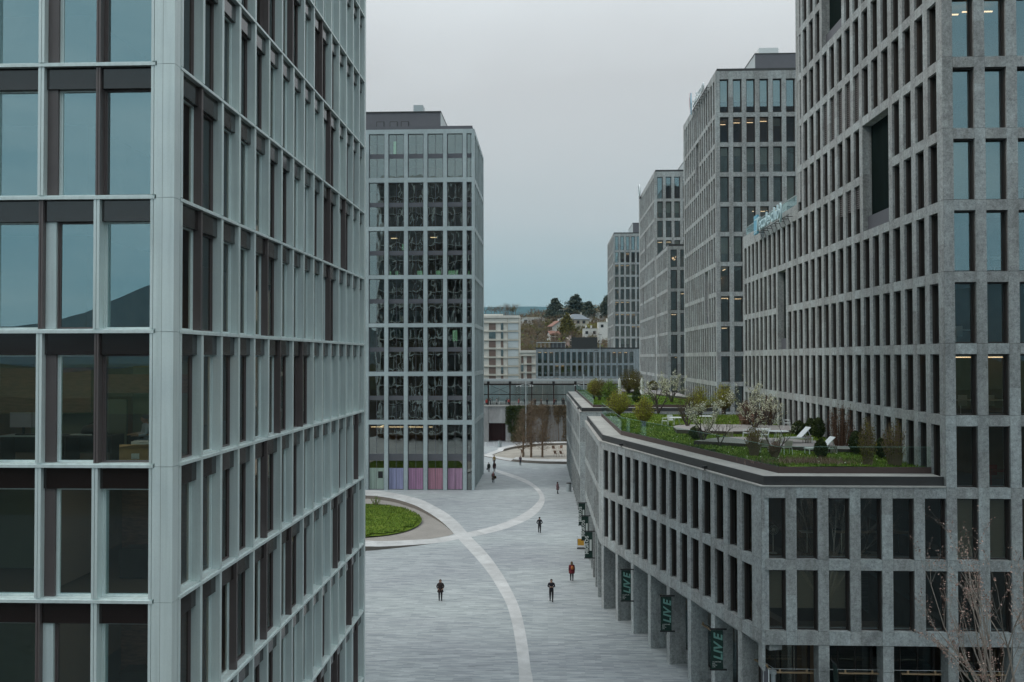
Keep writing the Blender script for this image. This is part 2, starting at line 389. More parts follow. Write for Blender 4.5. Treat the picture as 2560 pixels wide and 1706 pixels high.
# ---- nearest stone tower with its lower wing, right
def tower_near():
    X0, Y0, Y1 = 20.13, 46.4, 93.1
    root = thing('office_tower', 'grey granite grid tower filling the right edge, with a lower wing', 'office tower', (X0, Y0, 0))
    ff = FR(X0, Y0, 1, 0); L = 10.3; ops = [(.53+1.605*k, .53+1.605*k+1.055) for k in range(6)]
    fl_low = [(5.62, 8.7), (9.25, 12.35)]
    fl = fl_low+FL
    stone_face(root, 'front_facade', ff, L, ops, fl, 4.92, 54.9)
    # ground floor: wide openings
    gops = [(.53+1.605*2*k+0, .53+1.605*(2*k+1)+1.055) for k in range(3)]
    piers(root, ff, L, gops, 0, 4.91, .9)
    W = windows_for(ff, ops, fl, gl=G2, skip=())
    W += [(seen(ff, a, c-a, 0, 4.9), win_mesh(c-a, 4.85, G1, mull=1), ff, a, 1.3, 0.02) for a, c in gops]
    extras(root, ff, ops, fl, .12, .3)
    # long side: u runs from the far end towards the camera
    fs = FR(X0, Y1, 0, -1); Ls = Y1-Y0-DEP
    def side(i): y = 47.1+1.645*i; return (Y1-y-1.06, Y1-y)
    sops = [side(i) for i in range(27, -1, -1)]              # far to near
    nt_ = 16
    tops = sops[12:]; wops = sops[:12]
    yt = 73.2; ft = FR(X0, yt, 0, -1); off = Y1-yt
    tops2 = [(a-off, c-off) for a, c in tops]
    def idx(i): return 15-i                                   # near-counted index to tower index
    rec_t = [(idx(6), idx(4), 4, 5), (idx(11), idx(9), 8, 9)]
    stone_face(root, 'side_facade', ft, yt-Y0-.002, tops2, FL, ZK[0]-.5, 54.9, recess=rec_t)
    rec_w = [(11-(19-16), 11-(18-16), 2, 3)]
    FW = FL[:5]
    stone_face(root, 'wing_facade', fs, off-.01, wops, FW, ZK[0]-.5, 31.85, recess=rec_w)
    W += windows_for(ft, tops2, FL, rec_t); W += windows_for(fs, wops, FW, rec_w)
    place_windows(root, W, 96)
    extras(root, ft, tops2, FL, .12, .0, rec_t); extras(root, fs, wops, FW, .1, 0, rec_w)
    # louvred windows
    for i, k, z0, z1 in [(11, 6, 0, 1), (10, 6, 0, 1), (9, 6, 0, 1), (8, 6, 0, 1), (7, 6, 0, 1), (7, 4, .55, 1), (8, 4, .55, 1), (9, 4, .55, 1)]:
        a, c = tops2[idx(i)]; s, h = FL[k]; zz = s+(h-s)*z0; b = MB()
        while zz < h-.06: b.box(a, c, .16, .27, zz, zz+.05, LOUV); zz += .14
        b.box(a+.5, a+.54, .14, .16, s+(h-s)*z0, h-.02, LOUV); put(b, 'louvre', root, ft)
    b = MB(); b.prism([(X0+.45, Y0+.5), (30.4, Y0+.5), (30.4, yt-.05), (X0+.45, yt-.05)], 54.3, 54.85, DARKM, COPING)
    b.prism([(X0+.45, yt), (30.4, yt), (30.4, Y1-.05), (X0+.45, Y1-.05)], 31.2, 31.7, DARKM, COPING)
    b.box(30.62, 45, Y0+.05, yt-.35, 0, 54.8, STONE); b.box(30.25, 30.6, Y0+.45, yt, 0, 54.9, STONE); b.box(30.25, 30.6, yt+.01, Y1, 0, 31.8, STONE)
    b.box(X0+DEP+.01, 30.24, Y1-.3, Y1, 0, 31.8, STONE); b.box(X0+DEP+.01, 30.24, yt-.3, yt-.01, 31.8, 54.9, STONE)
    b.box(X0+.02, X0+.4, yt-1.0, yt-.02, 31.9, 54.8, STONE)
    b.build('roof_and_rear', root, -Vector(root.location))
    b = MB(); b.box(23, 45, 50, 70, 54.9, 61.5, GREYM); put_r(b, 'penthouse', root)  # unseen block added so the tower behind mirrors it instead of sky
    interior(root, [(X0, Y0), (30.3, Y0), (30.3, yt), (X0, yt)], [0.06, 5.5]+[9.2]+ZK+[54.3], 1.25, 4)
    interior(root, [(X0, yt), (30.3, yt), (30.3, Y1), (X0, Y1)], [ZK[0]]+ZK[1:6], 1.25, 4)
    # furniture seen through the glass
    b = MB(); m = mat('red_chair', (.3, .03, .02), .6); w2 = mat('office_white', (.6, .6, .58), .5)
    for (u, z, mm) in ((2.6, ZK[0]+3.65, w2), (1.2, ZK[1], w2), (2.7, ZK[0], m), (1.0, ZK[2], w2), (3.0, ZK[3], w2), (4.2, ZK[4], w2)):
        b.box(u, u+1.1, 1.1, 1.7, z+.68, z+.74, mm)
        for q in (u+.05, u+1.0): b.box(q, q+.04, 1.15, 1.19, z, z+.68, mm)
        b.box(u+.3, u+.75, 1.9, 2.0, z+.4, z+.95, mm)
    put(b, 'desks', root, ff)
    # glass edge of the wing roof
    b = MB(); b.box(.3, off-.3, .25, .27, 31.86, 32.75, GB); b.box(.3, off-.3, .22, .30, 32.75, 32.8, ZINC); put(b, 'roof_balustrade', root, fs)
    return root
tower_near()

# ---- podium with roof garden
def podium_near():
    A = (10.87, 46.4); B = (4.1, 71.3); C = (3.92, 94.3); E_ = (20.1, 94.3)
    root = thing('podium_building', 'low granite block with arcade and nearer roof garden, right of the plaza', 'building', (12, 60, 0))
    fl = [(5.62, 8.7), (9.25, 12.35)]; zt = 12.9
    W = []
    ff = FR(A[0], A[1], 1, 0); L = 20.115-A[0]
    ops = [(20.66-1.605*j-A[0], 20.66-1.605*j+1.055-A[0]) for j in range(6, 0, -1)]
    ops = [(a, c) for a, c in ops if c < L]
    stone_face(root, 'front_facade', ff, L, ops, fl, 4.92, zt)
    gops = [(ops[0][0], ops[1][1]), (ops[2][0], ops[3][1]), (ops[4][0], L-.02)] if len(ops) >= 5 else []
    piers(root, ff, L, gops, 3.6, 4.91, .9)
    b = MB()
    for q, (u0, u1) in enumerate(((0, gops[0][0]), (gops[0][1], gops[1][0]), (gops[1][1], gops[2][0]))):
        b = MB(); b.box(u0+(.35 if q == 0 else 0)+.01, u1-.01, .02 if q else .3, .88, 0, 3.59, STONE if q else GREYM); put(b, 'ground_column', root, ff)
    W += windows_for(ff, ops, fl, gl=G2)
    W += [(seen(ff, a, c-a, 0, 4.9), win_mesh(c-a, 4.85, G1, mull=2), ff, a, 1.5, 0.02) for a, c in gops]
    extras(root, ff, ops, fl, .05, .05)
    # oblique face
    L2 = math.hypot(A[0]-B[0], A[1]-B[1]); fo = FR(B[0], B[1], A[0]-B[0], A[1]-B[1])
    o2 = uniform(.95, (L2-1.45)/15, 15, 1.08); o2 = [(a, c) for a, c in o2 if c < L2-.5]
    stone_face(root, 'oblique_facade', fo, L2-.02, o2, fl, 4.92, zt)
    W += windows_for(fo, o2, fl)
    b = MB(); pit2 = (o2[2][0]-o2[0][0])
    for q in range(8):
        u0 = o2[0][0]-.56+pit2*q; b.box(u0, u0+.5, .01, 1.1, 0, 4.9, STONE)
    b.box(0, L2, .4, 1.1, 4.6, 4.9, STONE)
    put(b, 'arcade_columns', root, fo)
    b = MB(); gm = win_mesh(L2-1.2, 4.5, G1, mull=14)
    put(gm, 'shopfront', root, fo, .6, 2.2, .02)
    # third face parallel to the street
    L3 = C[1]-B[1]; f3 = FR(C[0], C[1], B[0]-C[0], B[1]-C[1]); o3 = uniform(.6, 1.655, 13, 1.08)
    stone_face(root, 'street_facade', f3, L3-.02, o3, fl, 4.92, zt)
    W += windows_for(f3, o3, fl)
    b = MB()
    for q in range(7): b.box(.04+3.31*q, .54+3.31*q, .01, 1.1, 0, 4.9, STONE)
    b.box(0, L3, .4, 1.1, 4.6, 4.9, STONE)
    put(b, 'arcade_columns', root, f3)
    put(win_mesh(L3-1, 4.5, G1, mull=12), 'shopfront', root, f3, .5, 2.2, .02)
    place_windows(root, W, 96)
    P = [A, (20.1, 46.4), E_, C, B]
    interior(root, P, [0.06, 5.5, 9.2, 12.8], .62+1.9, 6)
    b = MB(); b.box(C[0]+.02, 20.1, 94.0, 94.3, 0, zt, STONE)
    b.build('rear_wall', root, -Vector(root.location))
    return root
podium_near()
def offset_poly(P, k):
    n = len(P); a = sum(P[j][0]*P[(j+1) % n][1]-P[(j+1) % n][0]*P[j][1] for j in range(n)); sg = 1 if a > 0 else -1; r = []
    for j in range(n):
        p0, p1, p2 = (Vector(P[(j+q) % n]).to_2d() for q in (-1, 0, 1))
        e1 = (p1-p0).normalized(); e2 = (p2-p1).normalized(); n1 = Vector((-e1.y, e1.x))*sg; n2 = Vector((-e2.y, e2.x))*sg
        r.append(tuple(p1+(n1+n2)/(1+n1.dot(n2))*k))
    return r
def strip(b, outer, inner, z0, z1, m, mt=None):
    for j in range(len(outer)-1):
        b.prism([outer[j], outer[j+1], inner[j+1], inner[j]], z0, z1, m, mt)
def roof_edge(root, line, sgn, z, glass_in=1.6, near_end=None):
    """line: perimeter points of the stone edge, inward = left of travel * sgn"""
    def off(k):
        r = []
        for j, p in enumerate(line):
            p = Vector(p); ds = []
            if j > 0: ds.append((p-Vector(line[j-1])).normalized())
            if j < len(line)-1: ds.append((Vector(line[j+1])-p).normalized())
            ns = [Vector((-d.y, d.x))*sgn for d in ds]
            q = ns[0] if len(ns) == 1 else (ns[0]+ns[1])/(1+ns[0].dot(ns[1]))
            r.append(tuple(p+q*k))
        return r
    b = MB(); strip(b, off(-.04), off(.5), z+.002, z+.07, COPING); b.build('stone_coping', root, -Vector(root.location))
    b = MB(); strip(b, off(.22), off(.30), z+.07, z+.53, DARKM); strip(b, off(.27), off(glass_in-.06), z+.45, z+.5, COPING); b.build('roof_fascia', root, -Vector(root.location))
    b = MB(); strip(b, off(glass_in-.05), off(glass_in+.03), z+.3, z+.83, BROWNM); b.build('balustrade_base', root, -Vector(root.location))
    L_ = off(glass_in)
    for j in range(len(L_)-1):
        p, q = Vector(L_[j]), Vector(L_[j+1]); n = max(1, round((q-p).length/2.6)); d = (q-p)/n; rot = math.atan2(d.y, d.x)
        for i in range(n):
            a = p+d*i; g = MB(); g.box(.012, d.length-.012, 0, .02, 0, 1.05, GB)
            g.box(.012, d.length-.012, -.004, .024, 1.05, 1.062, mat('glass_edge', (.25, .42, .36), .2))
            g.build('glass_panel', root, Vector((a.x, a.y, z+.83))-Vector(root.location), rot)
    return off
def garden_roofs():
    root = [o for o in COL.objects if o.name == 'podium_building'][0]
    line = [(20.1, 46.4), (10.87, 46.4), (4.1, 71.3), (3.92, 94.3)]
    off = roof_edge(root, line, -1, 12.9, 1.75)
    return off
OFF1 = garden_roofs()
def lawn_z(x, y):
    return 13.68+.16*noise.noise(Vector((x*.18, y*.18, 3)))+.05*noise.noise(Vector((x*.7, y*.7, 1)))
def lawn_build(nt, b):
    v = geo_pos(nt)
    n = N(nt, 'ShaderNodeTexNoise', Scale=.45, Detail=9., Roughness=.7); nt.links.new(v, n.inputs['Vector'])
    c = ramp(nt, n.outputs['Fac'], [(.3, (.07, .12, .018)), (.5, (.12, .19, .025)), (.7, (.19, .24, .045))])
    n2 = N(nt, 'ShaderNodeTexNoise', Scale=14., Detail=6.); nt.links.new(v, n2.inputs['Vector'])
    c = mixc(nt, c, ramp(nt, n2.outputs['Fac'], [(.3, (.55, .55, .5)), (.7, (1.3, 1.3, 1.2))]), 1.)
    nt.links.new(c, b.inputs['Base Color'])
LAWN = mat('lawn_soil', (.07, .13, .02), .9, spec=.1, build=lawn_build)
def blade_build(nt, b):
    g = N(nt, 'ShaderNodeNewGeometry'); n = N(nt, 'ShaderNodeTexNoise', Scale=.5, Detail=5.); nt.links.new(g.outputs['Position'], n.inputs['Vector'])
    c = ramp(nt, g.outputs['Random Per Island'], [(0, (.06, .11, .013)), (.6, (.11, .185, .022)), (.93, (.2, .27, .05)), (1, (.3, .3, .11))])
    c = mixc(nt, c, ramp(nt, n.outputs['Fac'], [(.35, (.7, .75, .7)), (.65, (1.25, 1.15, 1.1))]), 1.)
    nt.links.new(c, b.inputs['Base Color'])
BLADE = mat('grass_blades', (.08, .16, .02), .7, spec=.15, build=blade_build)
def inside(p, poly):
    c = False; n = len(poly)
    for i in range(n):
        a, b_ = poly[i], poly[(i+1) % n]
        if (a[1] > p[1]) != (b_[1] > p[1]) and p[0] < (b_[0]-a[0])*(p[1]-a[1])/(b_[1]-a[1])+a[0]: c = not c
    return c
def lawn(name, poly, zf, step, nb, hb, label, holes=(), smooth=True):
    xs = [p[0] for p in poly]; ys = [p[1] for p in poly]; b = MB()
    b.poly([(p[0], p[1], zf(*p[:2])-.12) for p in poly], LAWN)
    nx = int((max(xs)-min(xs))/step)+1; ny = int((max(ys)-min(ys))/step)+1
    grid = {}
    for i in range(nx+1):
        for j in range(ny+1):
            x, y = min(xs)+i*step, min(ys)+j*step; grid[i, j] = (x, y, zf(x, y))
    for i in range(nx):
        for j in range(ny):
            q = [grid[i, j], grid[i+1, j], grid[i+1, j+1], grid[i, j+1]]
            if all(inside(p, poly) for p in q): b.poly(q, LAWN)
    cnt = 0
    while cnt < nb:
        x, y = R.uniform(min(xs), max(xs)), R.uniform(min(ys), max(ys))
        if not inside((x, y), poly) or any(inside((x, y), h) for h in holes): cnt += .2; continue
        z = zf(x, y); t = R.uniform(0, PI); w = R.uniform(.02, .05); h = hb*R.uniform(.5, 1.5); dx, dy = math.cos(t)*w, math.sin(t)*w
        lx, ly = R.uniform(-.6, .6)*h, R.uniform(-.6, .6)*h
        b.poly([(x-dx, y-dy, z-.02), (x+dx, y+dy, z-.02), (x+lx, y+ly, z+h)], BLADE); cnt += 1
    o = b.build(name); tag(o, label, 'lawn'); o['kind'] = 'stuff'; return o
# ---------------------------------------------------------------- the other stone towers
def fascia(root, poly, z, m=DARKM, h=.38, out=.25):
    b = MB(); Q = offset_poly(poly, out); b.prism(Q, z, z+h, m, COPING); b.build('roof_fascia', root, -Vector(root.location))
def stone_tower(nm, label, X, Y0, Y1, X1, FLs, ztop, nfront, side_rec=(), w0=.53, blindp=.3, z0=0, pitch=1.645, top_glass=False, cat='office tower', lamps=.18, front=True, limit=90, red=REDC, sub=None, toprow=0):
    root = thing(nm, label, cat, (X, Y0, 0))
    ff = FR(X, Y0, 1, 0); L = X1-X
    ops = uniform(w0, 1.605, nfront, 1.055)
    fs = FR(X, Y1, 0, -1); Ls = Y1-Y0-DEP; ns = int((Y1-Y0-.7-.2)/pitch)
    s = [(Y1-(Y0+.7+pitch*i)-1.06, Y1-(Y0+.7+pitch*i)) for i in range(ns-1, -1, -1)]
    rec = [(ns-1-i1, ns-1-i0, k0, k1) for i0, i1, k0, k1 in side_rec]
    zb = FLs[0][0]-.55
    W = []
    if front:
        stone_face(root, 'front_facade', ff, L, ops, FLs, max(zb, z0), ztop)
        gl = G2
        W += windows_for(ff, ops, FLs, gl=G2)
        extras(root, ff, ops, FLs, blindp, lamps, full=.2, toprow=toprow)
    stone_face(root, 'side_facade', fs, Ls-.002, s, FLs, max(zb, z0), ztop, recess=rec, backcol=red)
    W += windows_for(fs, s, FLs, rec); extras(root, fs, s, FLs, .1, .05, rec)
    place_windows(root, W, limit)
    P = [(X, Y0), (X1, Y0), (X1, Y1), (X, Y1)]
    b = MB(); b.box(X1-.3, X1, Y0+.45, Y1, z0, ztop, STONE); b.box(X+DEP+.01, X1-.31, Y1-.3, Y1, z0, ztop, STONE)
    if zb > z0+.1: b.box(X+.01, X1-.31, Y0+.02, Y0+.4, z0, zb-.01, STONE); b.box(X+.01, X+.4, Y0+.41, Y1-.31, z0, zb-.01, STONE)
    b.prism(offset_poly([(X, Y0), (X1-.31, Y0), (X1-.31, Y1-.31), (X, Y1-.31)], .43), ztop-.5, ztop-.1, COPING)
    b.build('roof_and_rear', root, -Vector(root.location))
    interior(root, [(X, Y0), (X1-.2, Y0), (X1-.2, Y1-.2), (X, Y1-.2)], [f[0] for f in FLs]+[ztop-.3], 1.25, 4)
    fascia(root, P, ztop+.002)
    return root
def penthouse(root, x0, x1, y0, y1, z0, z1, doors=(), mside=ZINC, mfront=GREYM, chim=None):
    b = MB(); b.box(x0+.06, x1, y0, y0+.1, z0, z1, mfront); b.box(x0, x0+.05, y0, y1, z0, z1, mside); b.box(x0+.06, x1, y0+.11, y1, z0, z1-.02, mfront)
    b.box(x0-.05, x1+.05, y0-.05, y1+.05, z1, z1+.12, DARKM)
    for a, c, zz in doors: b.box(a, c, y0-.03, y0-.002, z0, zz, DARKM); b.box(a+.08, c-.08, y0-.05, y0-.031, z0, zz-.08, GREYM)
    i = 0
    while x0+1.2*i < x1: b.box(x0+1.2*i, x0+1.2*i+.03, y0-.015, y0-.001, z0, z1, GREYM); i += 1
    if chim: b.box(chim[0], chim[1], chim[2], chim[3], z1+.12, z1+.5, mfront); b.box(chim[0]+.15, chim[1]-.15, chim[2]+.15, chim[3]-.15, z1+.5, z1+chim[4], WHITE)
    b.build('penthouse', root, -Vector(root.location))

TC = stone_tower('office_tower', 'tall granite tower with blinds in its top windows and white roof lettering', 20.6, 110.3, 136.2, 50, FL, 54.5, 8, side_rec=[(7, 8, 8, 9), (3, 4, 3, 4)], toprow=5, blindp=.25)
penthouse(TC, 27.2, 42, 118, 131, 54.4, 59.1, doors=[(32.6, 34.6, 56.5)], chim=(28.3, 31.2, 121, 124, 1.9))
FE = [(z, h) for z, h in FL]
TEw = stone_tower('office_block', 'lower granite block standing directly in front of a taller granite tower', 20.3, 152.4, 169.4, 38, FL[:6]+[(ZK[6], 37.7)], 38.3, 8, side_rec=[(7, 7, 2, 3)], cat='building', limit=80, lamps=.25)
TE = stone_tower('office_tower', 'granite tower with a round roof emblem, rising behind the lower block', 20.2, 169.7, 198.2, 40, FL, 54.5, 9, side_rec=[(8, 9, 7, 8), (11, 12, 4, 5), (8, 8, 0, 1)], limit=80)
penthouse(TE, 27.5, 40, 178, 195, 54.4, 58.8)
FF = [(14.8+3.65*k, 14.8+3.65*(k+1)-.6) for k in range(11)]; FF[-1] = (FF[-1][0], 55.35)
TF = stone_tower('office_tower', 'most distant granite tower, beside the trees on the hill', 19.57, 266.7, 292.3, 40, FF, 56.2, 12, side_rec=[(10, 11, 5, 6), (7, 8, 2, 3)], limit=60, z0=14, lamps=.3)
penthouse(TF, 26.0, 40, 273, 288, 56.1, 60.2)

def podium_far():
    root = thing('podium_building', 'second low granite block along the plaza, carrying the far half of the roof garden', 'building', (8, 120, 0))
    A = (3.95, 109.3); B = (3.45, 163.0)
    fl = [(5.62, 8.7), (9.25, 12.35)]
    ff = FR(A[0], A[1], 1, 0); stone_face(root, 'front_facade', ff, 16.6, uniform(3.2, 1.6, 7, 1.05), fl, 0, 12.9)
    L = B[1]-A[1]; fs = FR(B[0], B[1], A[0]-B[0], A[1]-B[1]); ops = uniform(.5, 1.65, 32, 1.08)
    stone_face(root, 'side_facade', fs, L-DEP-.002, [o for o in ops if o[1] < L-1], fl, 4.92, 12.9)
    W = windows_for(fs, [o for o in ops if o[1] < L-1], fl)+windows_for(ff, uniform(3.2, 1.6, 7, 1.05), fl)
    place_windows(root, W, 70)
    b = MB()
    for q in range(17): b.box(.3+3.3*q-.25, .3+3.3*q+.25, .01, 1.0, 0, 4.9, STONE)
    b.box(0, L-.5, .4, 1.1, 4.6, 4.9, STONE); put(b, 'arcade_columns', root, fs)
    put(win_mesh(L-1.5, 4.5, G1, mull=20), 'shopfront', root, fs, .5, 2.2, .02)
    P = [A, (20.5, 109.3), (20.1, 163), B]; interior(root, P, [.06, 5.5, 9.2, 12.8], 2.4, 6)
    b = MB(); b.box(3.6, 20.1, 162.6, 163, 0, 12.9, STONE); b.build('rear_wall', root, -Vector(root.location))
    return roof_edge(root, [(20.5, 109.3), A, B], -1, 12.9, 1.75)
OFF2 = podium_far()

def low_block():
    root = thing('office_block', 'long low grey office block with two rows of narrow windows, behind the station canopy', 'building', (-3.3, 262, 0))
    ff = FR(-3.3, 262, 1, 0); L = 30; ops = uniform(.6, 1.66, 17, 1.07); fl = [(6.8, 9.9), (10.4, 13.5), (14.12, 17.28), (17.95, 21.16)]
    stone_face(root, 'front_facade', ff, L, ops, fl, 0, 22.07, m=PALEG)
    W = windows_for(ff, ops, fl[2:], gl=G2)+windows_for(ff, ops, fl[:2])
    place_windows(root, W, 40); extras(root, ff, ops, fl, .15, .25)
    b = MB(); b.box(-3.3+DEP, 26.6, 277, 277.4, 0, 22, PALEG); b.box(-3.3+.02, -3.0, 262.5, 277, 0, 22, PALEG); b.box(26.3, 26.65, 262.5, 277, 0, 22, PALEG)
    b.box(-2.9, 26.2, 262.5, 276.9, 21.5, 21.9, COPING); b.build('rear_walls', root, -Vector(root.location))
    interior(root, [(-3.3, 262), (26.6, 262), (26.6, 277), (-3.3, 277)], [6.8, 10.4, 14.1, 17.9, 21.7], .65, 3)
    fascia(root, [(-3.3, 262), (26.6, 262), (26.6, 277), (-3.3, 277)], 22.08, out=-.05)
    b = MB(); b.box(7.33, 14.95, 269, 274, 22.1, 25.6, BLACKM); b.build('roof_plant_box', root, -Vector(root.location))
    b = MB(); b.box(-3.2, 5.5, 268, 273, 24.0, 24.15, ZINC)
    for i in range(8): b.box(-3.1+1.2*i, -3.0+1.2*i, 268.05, 268.15, 22.2, 24, ZINC)
    b.box(1, 5.4, 270, 272.8, 22.2, 23.9, GREYM); b.build('roof_pergola', root, -Vector(root.location))
BLACKM = mat('black_cladding', (.018, .02, .02), .6)
PALEG = mat('blue_grey_stone', (.25, .29, .31), .75, build=stone_build)
low_block()

# ---------------------------------------------------------------- curtain wall block in the middle left
def grid_tower():
    XR, Y0, Y1, XL = -10.72, 132.6, 152.2, -42
    root = thing('office_tower', 'pale blue grey gridded tower with dark glass behind the plaza lawn', 'office tower', (XR, Y0, 0))
    bands = [(9.65, 10.31), (16.84, 17.46), (24.07, 24.63), (31.23, 31.8), (38.4, 39.0), (45.6, 46.3)]
    top = (52.85, 53.5)
    W = []
    def face(name, fr, L, ops):
        b = MB(); z = 0; g = .006; es = [0]+[e for o in ops for e in o]+[L]
        lv = [0]+[c for a, c in bands]+[top[1]]
        for j in range(len(ops)+1):
            a, c = es[2*j], es[2*j+1]
            if c-a < .05: continue
            for q in range(len(lv)-1):
                zm = (lv[q]+lv[q+1])/2; b.box(a+g, c-g, 0, .42, lv[q]+g, zm, PALE); b.box(a+g, c-g, 0, .42, zm+g, lv[q+1]-g, PALE)
        for a, c in ops:
            for z0, z1 in bands+[top]: b.box(a, c, 0, .42, z0, z1-g, PALE)
        put(b, name, root, fr)
        r = []
        zs = [0]+[c for a, c in bands]; ze = [a for a, c in bands]+[top[0]]
        for i, (a, c) in enumerate(ops):
            for k in range(len(zs)):
                h = ze[k]-zs[k]; tr = ((4.3, 1.0),) if k == 0 else ((h*.5-.33, .66),)
                r.append((seen(fr, a, c-a, zs[k], h), win_mesh(c-a, h, G3, GREYM, mull=1, trans=tr, bar=.06), fr, a, .3, zs[k]))
        return r
    # front: u from the left end
    ff = FR(XL, Y0, 1, 0); L = XR-XL; ops = []
    x = -11.9-2.92*0
    k = 0
    while -14.81-2.92*k > XL: ops.append((-14.81-2.92*k-XL, -12.47-2.92*k-XL)); k += 1
    ops = [o for o in ops if o[0] > .3][::-1]+[(-11.9-XL, -10.78-XL)]
    W += face('front_facade', ff, L, ops)
    fs = FR(XR, Y0, 0, 1); ops2 = [(.9+2.92*i, .9+2.92*i+2.34) for i in range(6)]
    W += [w for w in face('side_facade', fs, Y1-Y0, ops2)]
    place_windows(root, W, 90)
    b = MB(); b.box(XL, XR-.43, Y1-.3, Y1, 0, 53.4, PALE); b.box(XL, XL+.3, Y0+.45, Y1-.31, 0, 53.4, PALE); b.box(XL+.3, XR-.43, Y0+.45, Y1-.31, 53.0, 53.3, COPING)
    b.build('rear_walls', root, -Vector(root.location))
    zs = sorted([0.06]+[9.9, 17.1, 24.3, 31.5, 38.7, 45.9, 53.1]+[13.4, 20.6, 27.8, 35, 42.2, 49.4, 4.6])
    interior(root, [(XL, Y0), (XR, Y0), (XR, Y1), (XL, Y1)], zs, .6, 6)
    fascia(root, [(XL, Y0), (XR, Y0), (XR, Y1), (XL, Y1)], 53.502, m=GREYM, h=.55, out=.35)
    b = MB()
    for q, (x0, x1) in enumerate(((-26.19, -24.98), (-24.13, -22.92), (-22.4, -21.18))):
        b.box(x0, x1, 136.95, 136.99, 54.0, 55.87, DARKM); b.box(x0+.1, x1-.1, 136.9, 136.94, 54, 55.77, GREYM)
    b.build('roof_hatches', root, -Vector(root.location))
    b = MB(); b.box(XL+2, -16.3, 137, 148, 53.5, 57.2, GREYM)
    b.box(-16.29, -16.24, 137, 148, 53.5, 57.2, ZINC); b.box(XL+2, -16.2, 136.9, 148.1, 57.21, 57.4, DARKM)
    b.box(-21.05, -19.0, 139, 141.5, 57.4, 57.9, GREYM); b.box(-20.8, -19.3, 139.2, 141.2, 57.9, 59.0, ZINC)
    b.build('penthouse', root, -Vector(root.location))
    # curtains, lights and screens behind the glass
    b = MB(); cc = [('curtain_green', (.30, .38, .33)), ('curtain_blue', (.26, .27, .42)), ('curtain_mauve', (.36, .2, .32)), ('curtain_pink', (.38, .19, .25)), ('curtain_rose', (.36, .22, .32))]
    for i, (a, c) in enumerate(ops[-6:-1]):
        m = mat(cc[i][0], cc[i][1], .85, build=noisy(7, .3, scl=(1, 1, .02), world=True))
        for s in range(12): b.box(a+.08+s*.18, a+.25+s*.18, .335+(s % 2)*.008, .35, .1, 3.2, m)
    b.box(ops[-6][0]+1.4, ops[-6][0]+2.1, .31, .33, 1.7, 2.7, BLACK)
    put(b, 'printed_panels', root, ff)
    b = MB()
    for a, c, z in ((ops[-6][0], ops[-4][1], 9.2), (ops[-3][0], ops[-3][0]+.5, 9.2)): b.box(a, c, 2, 2.08, z-.1, z-.02, LAMPM)
    b.box(ops[-6][0]+1.3, ops[-6][0]+1.37, 2.1, 7, 9.1, 9.18, LAMPM)
    for a, z in ((ops[-5][0]+.2, 37.6), (ops[-3][0]+.3, 37.7)): b.box(a, a+.9, 1.3, 1.4, z-.2, z-.1, LAMPM)
    put(b, 'ceiling_light_strips', root, ff)
    b = MB(); mint = emit('mint_screen', (.35, .8, .55), .22)
    for i, du, w, z, h in ((2, 1.3, .75, 31.9, .6), (1, .95, .4, 31.9, .55), (1, .1, .2, 31.9, .55), (4, .1, .45, 31.9, .6), (4, .6, .6, 31.9, .6), (4, 1.3, .25, 31.9, .6), (3, 1.2, .7, 31.9, .6), (5, .2, .15, 31.9, .55), (5, .65, .12, 31.9, .55), (1, 1.95, .3, 35.6, .9), (4, .75, .7, 22.0, 1.6), (1, .65, .4, 50.0, 1.9)):
        a = ops[-6+i][0]+du; b.box(a, a+w, .75, .8, z, z+h, mint)
    put(b, 'lit_screens', root, ff)
    return root
grid_tower()

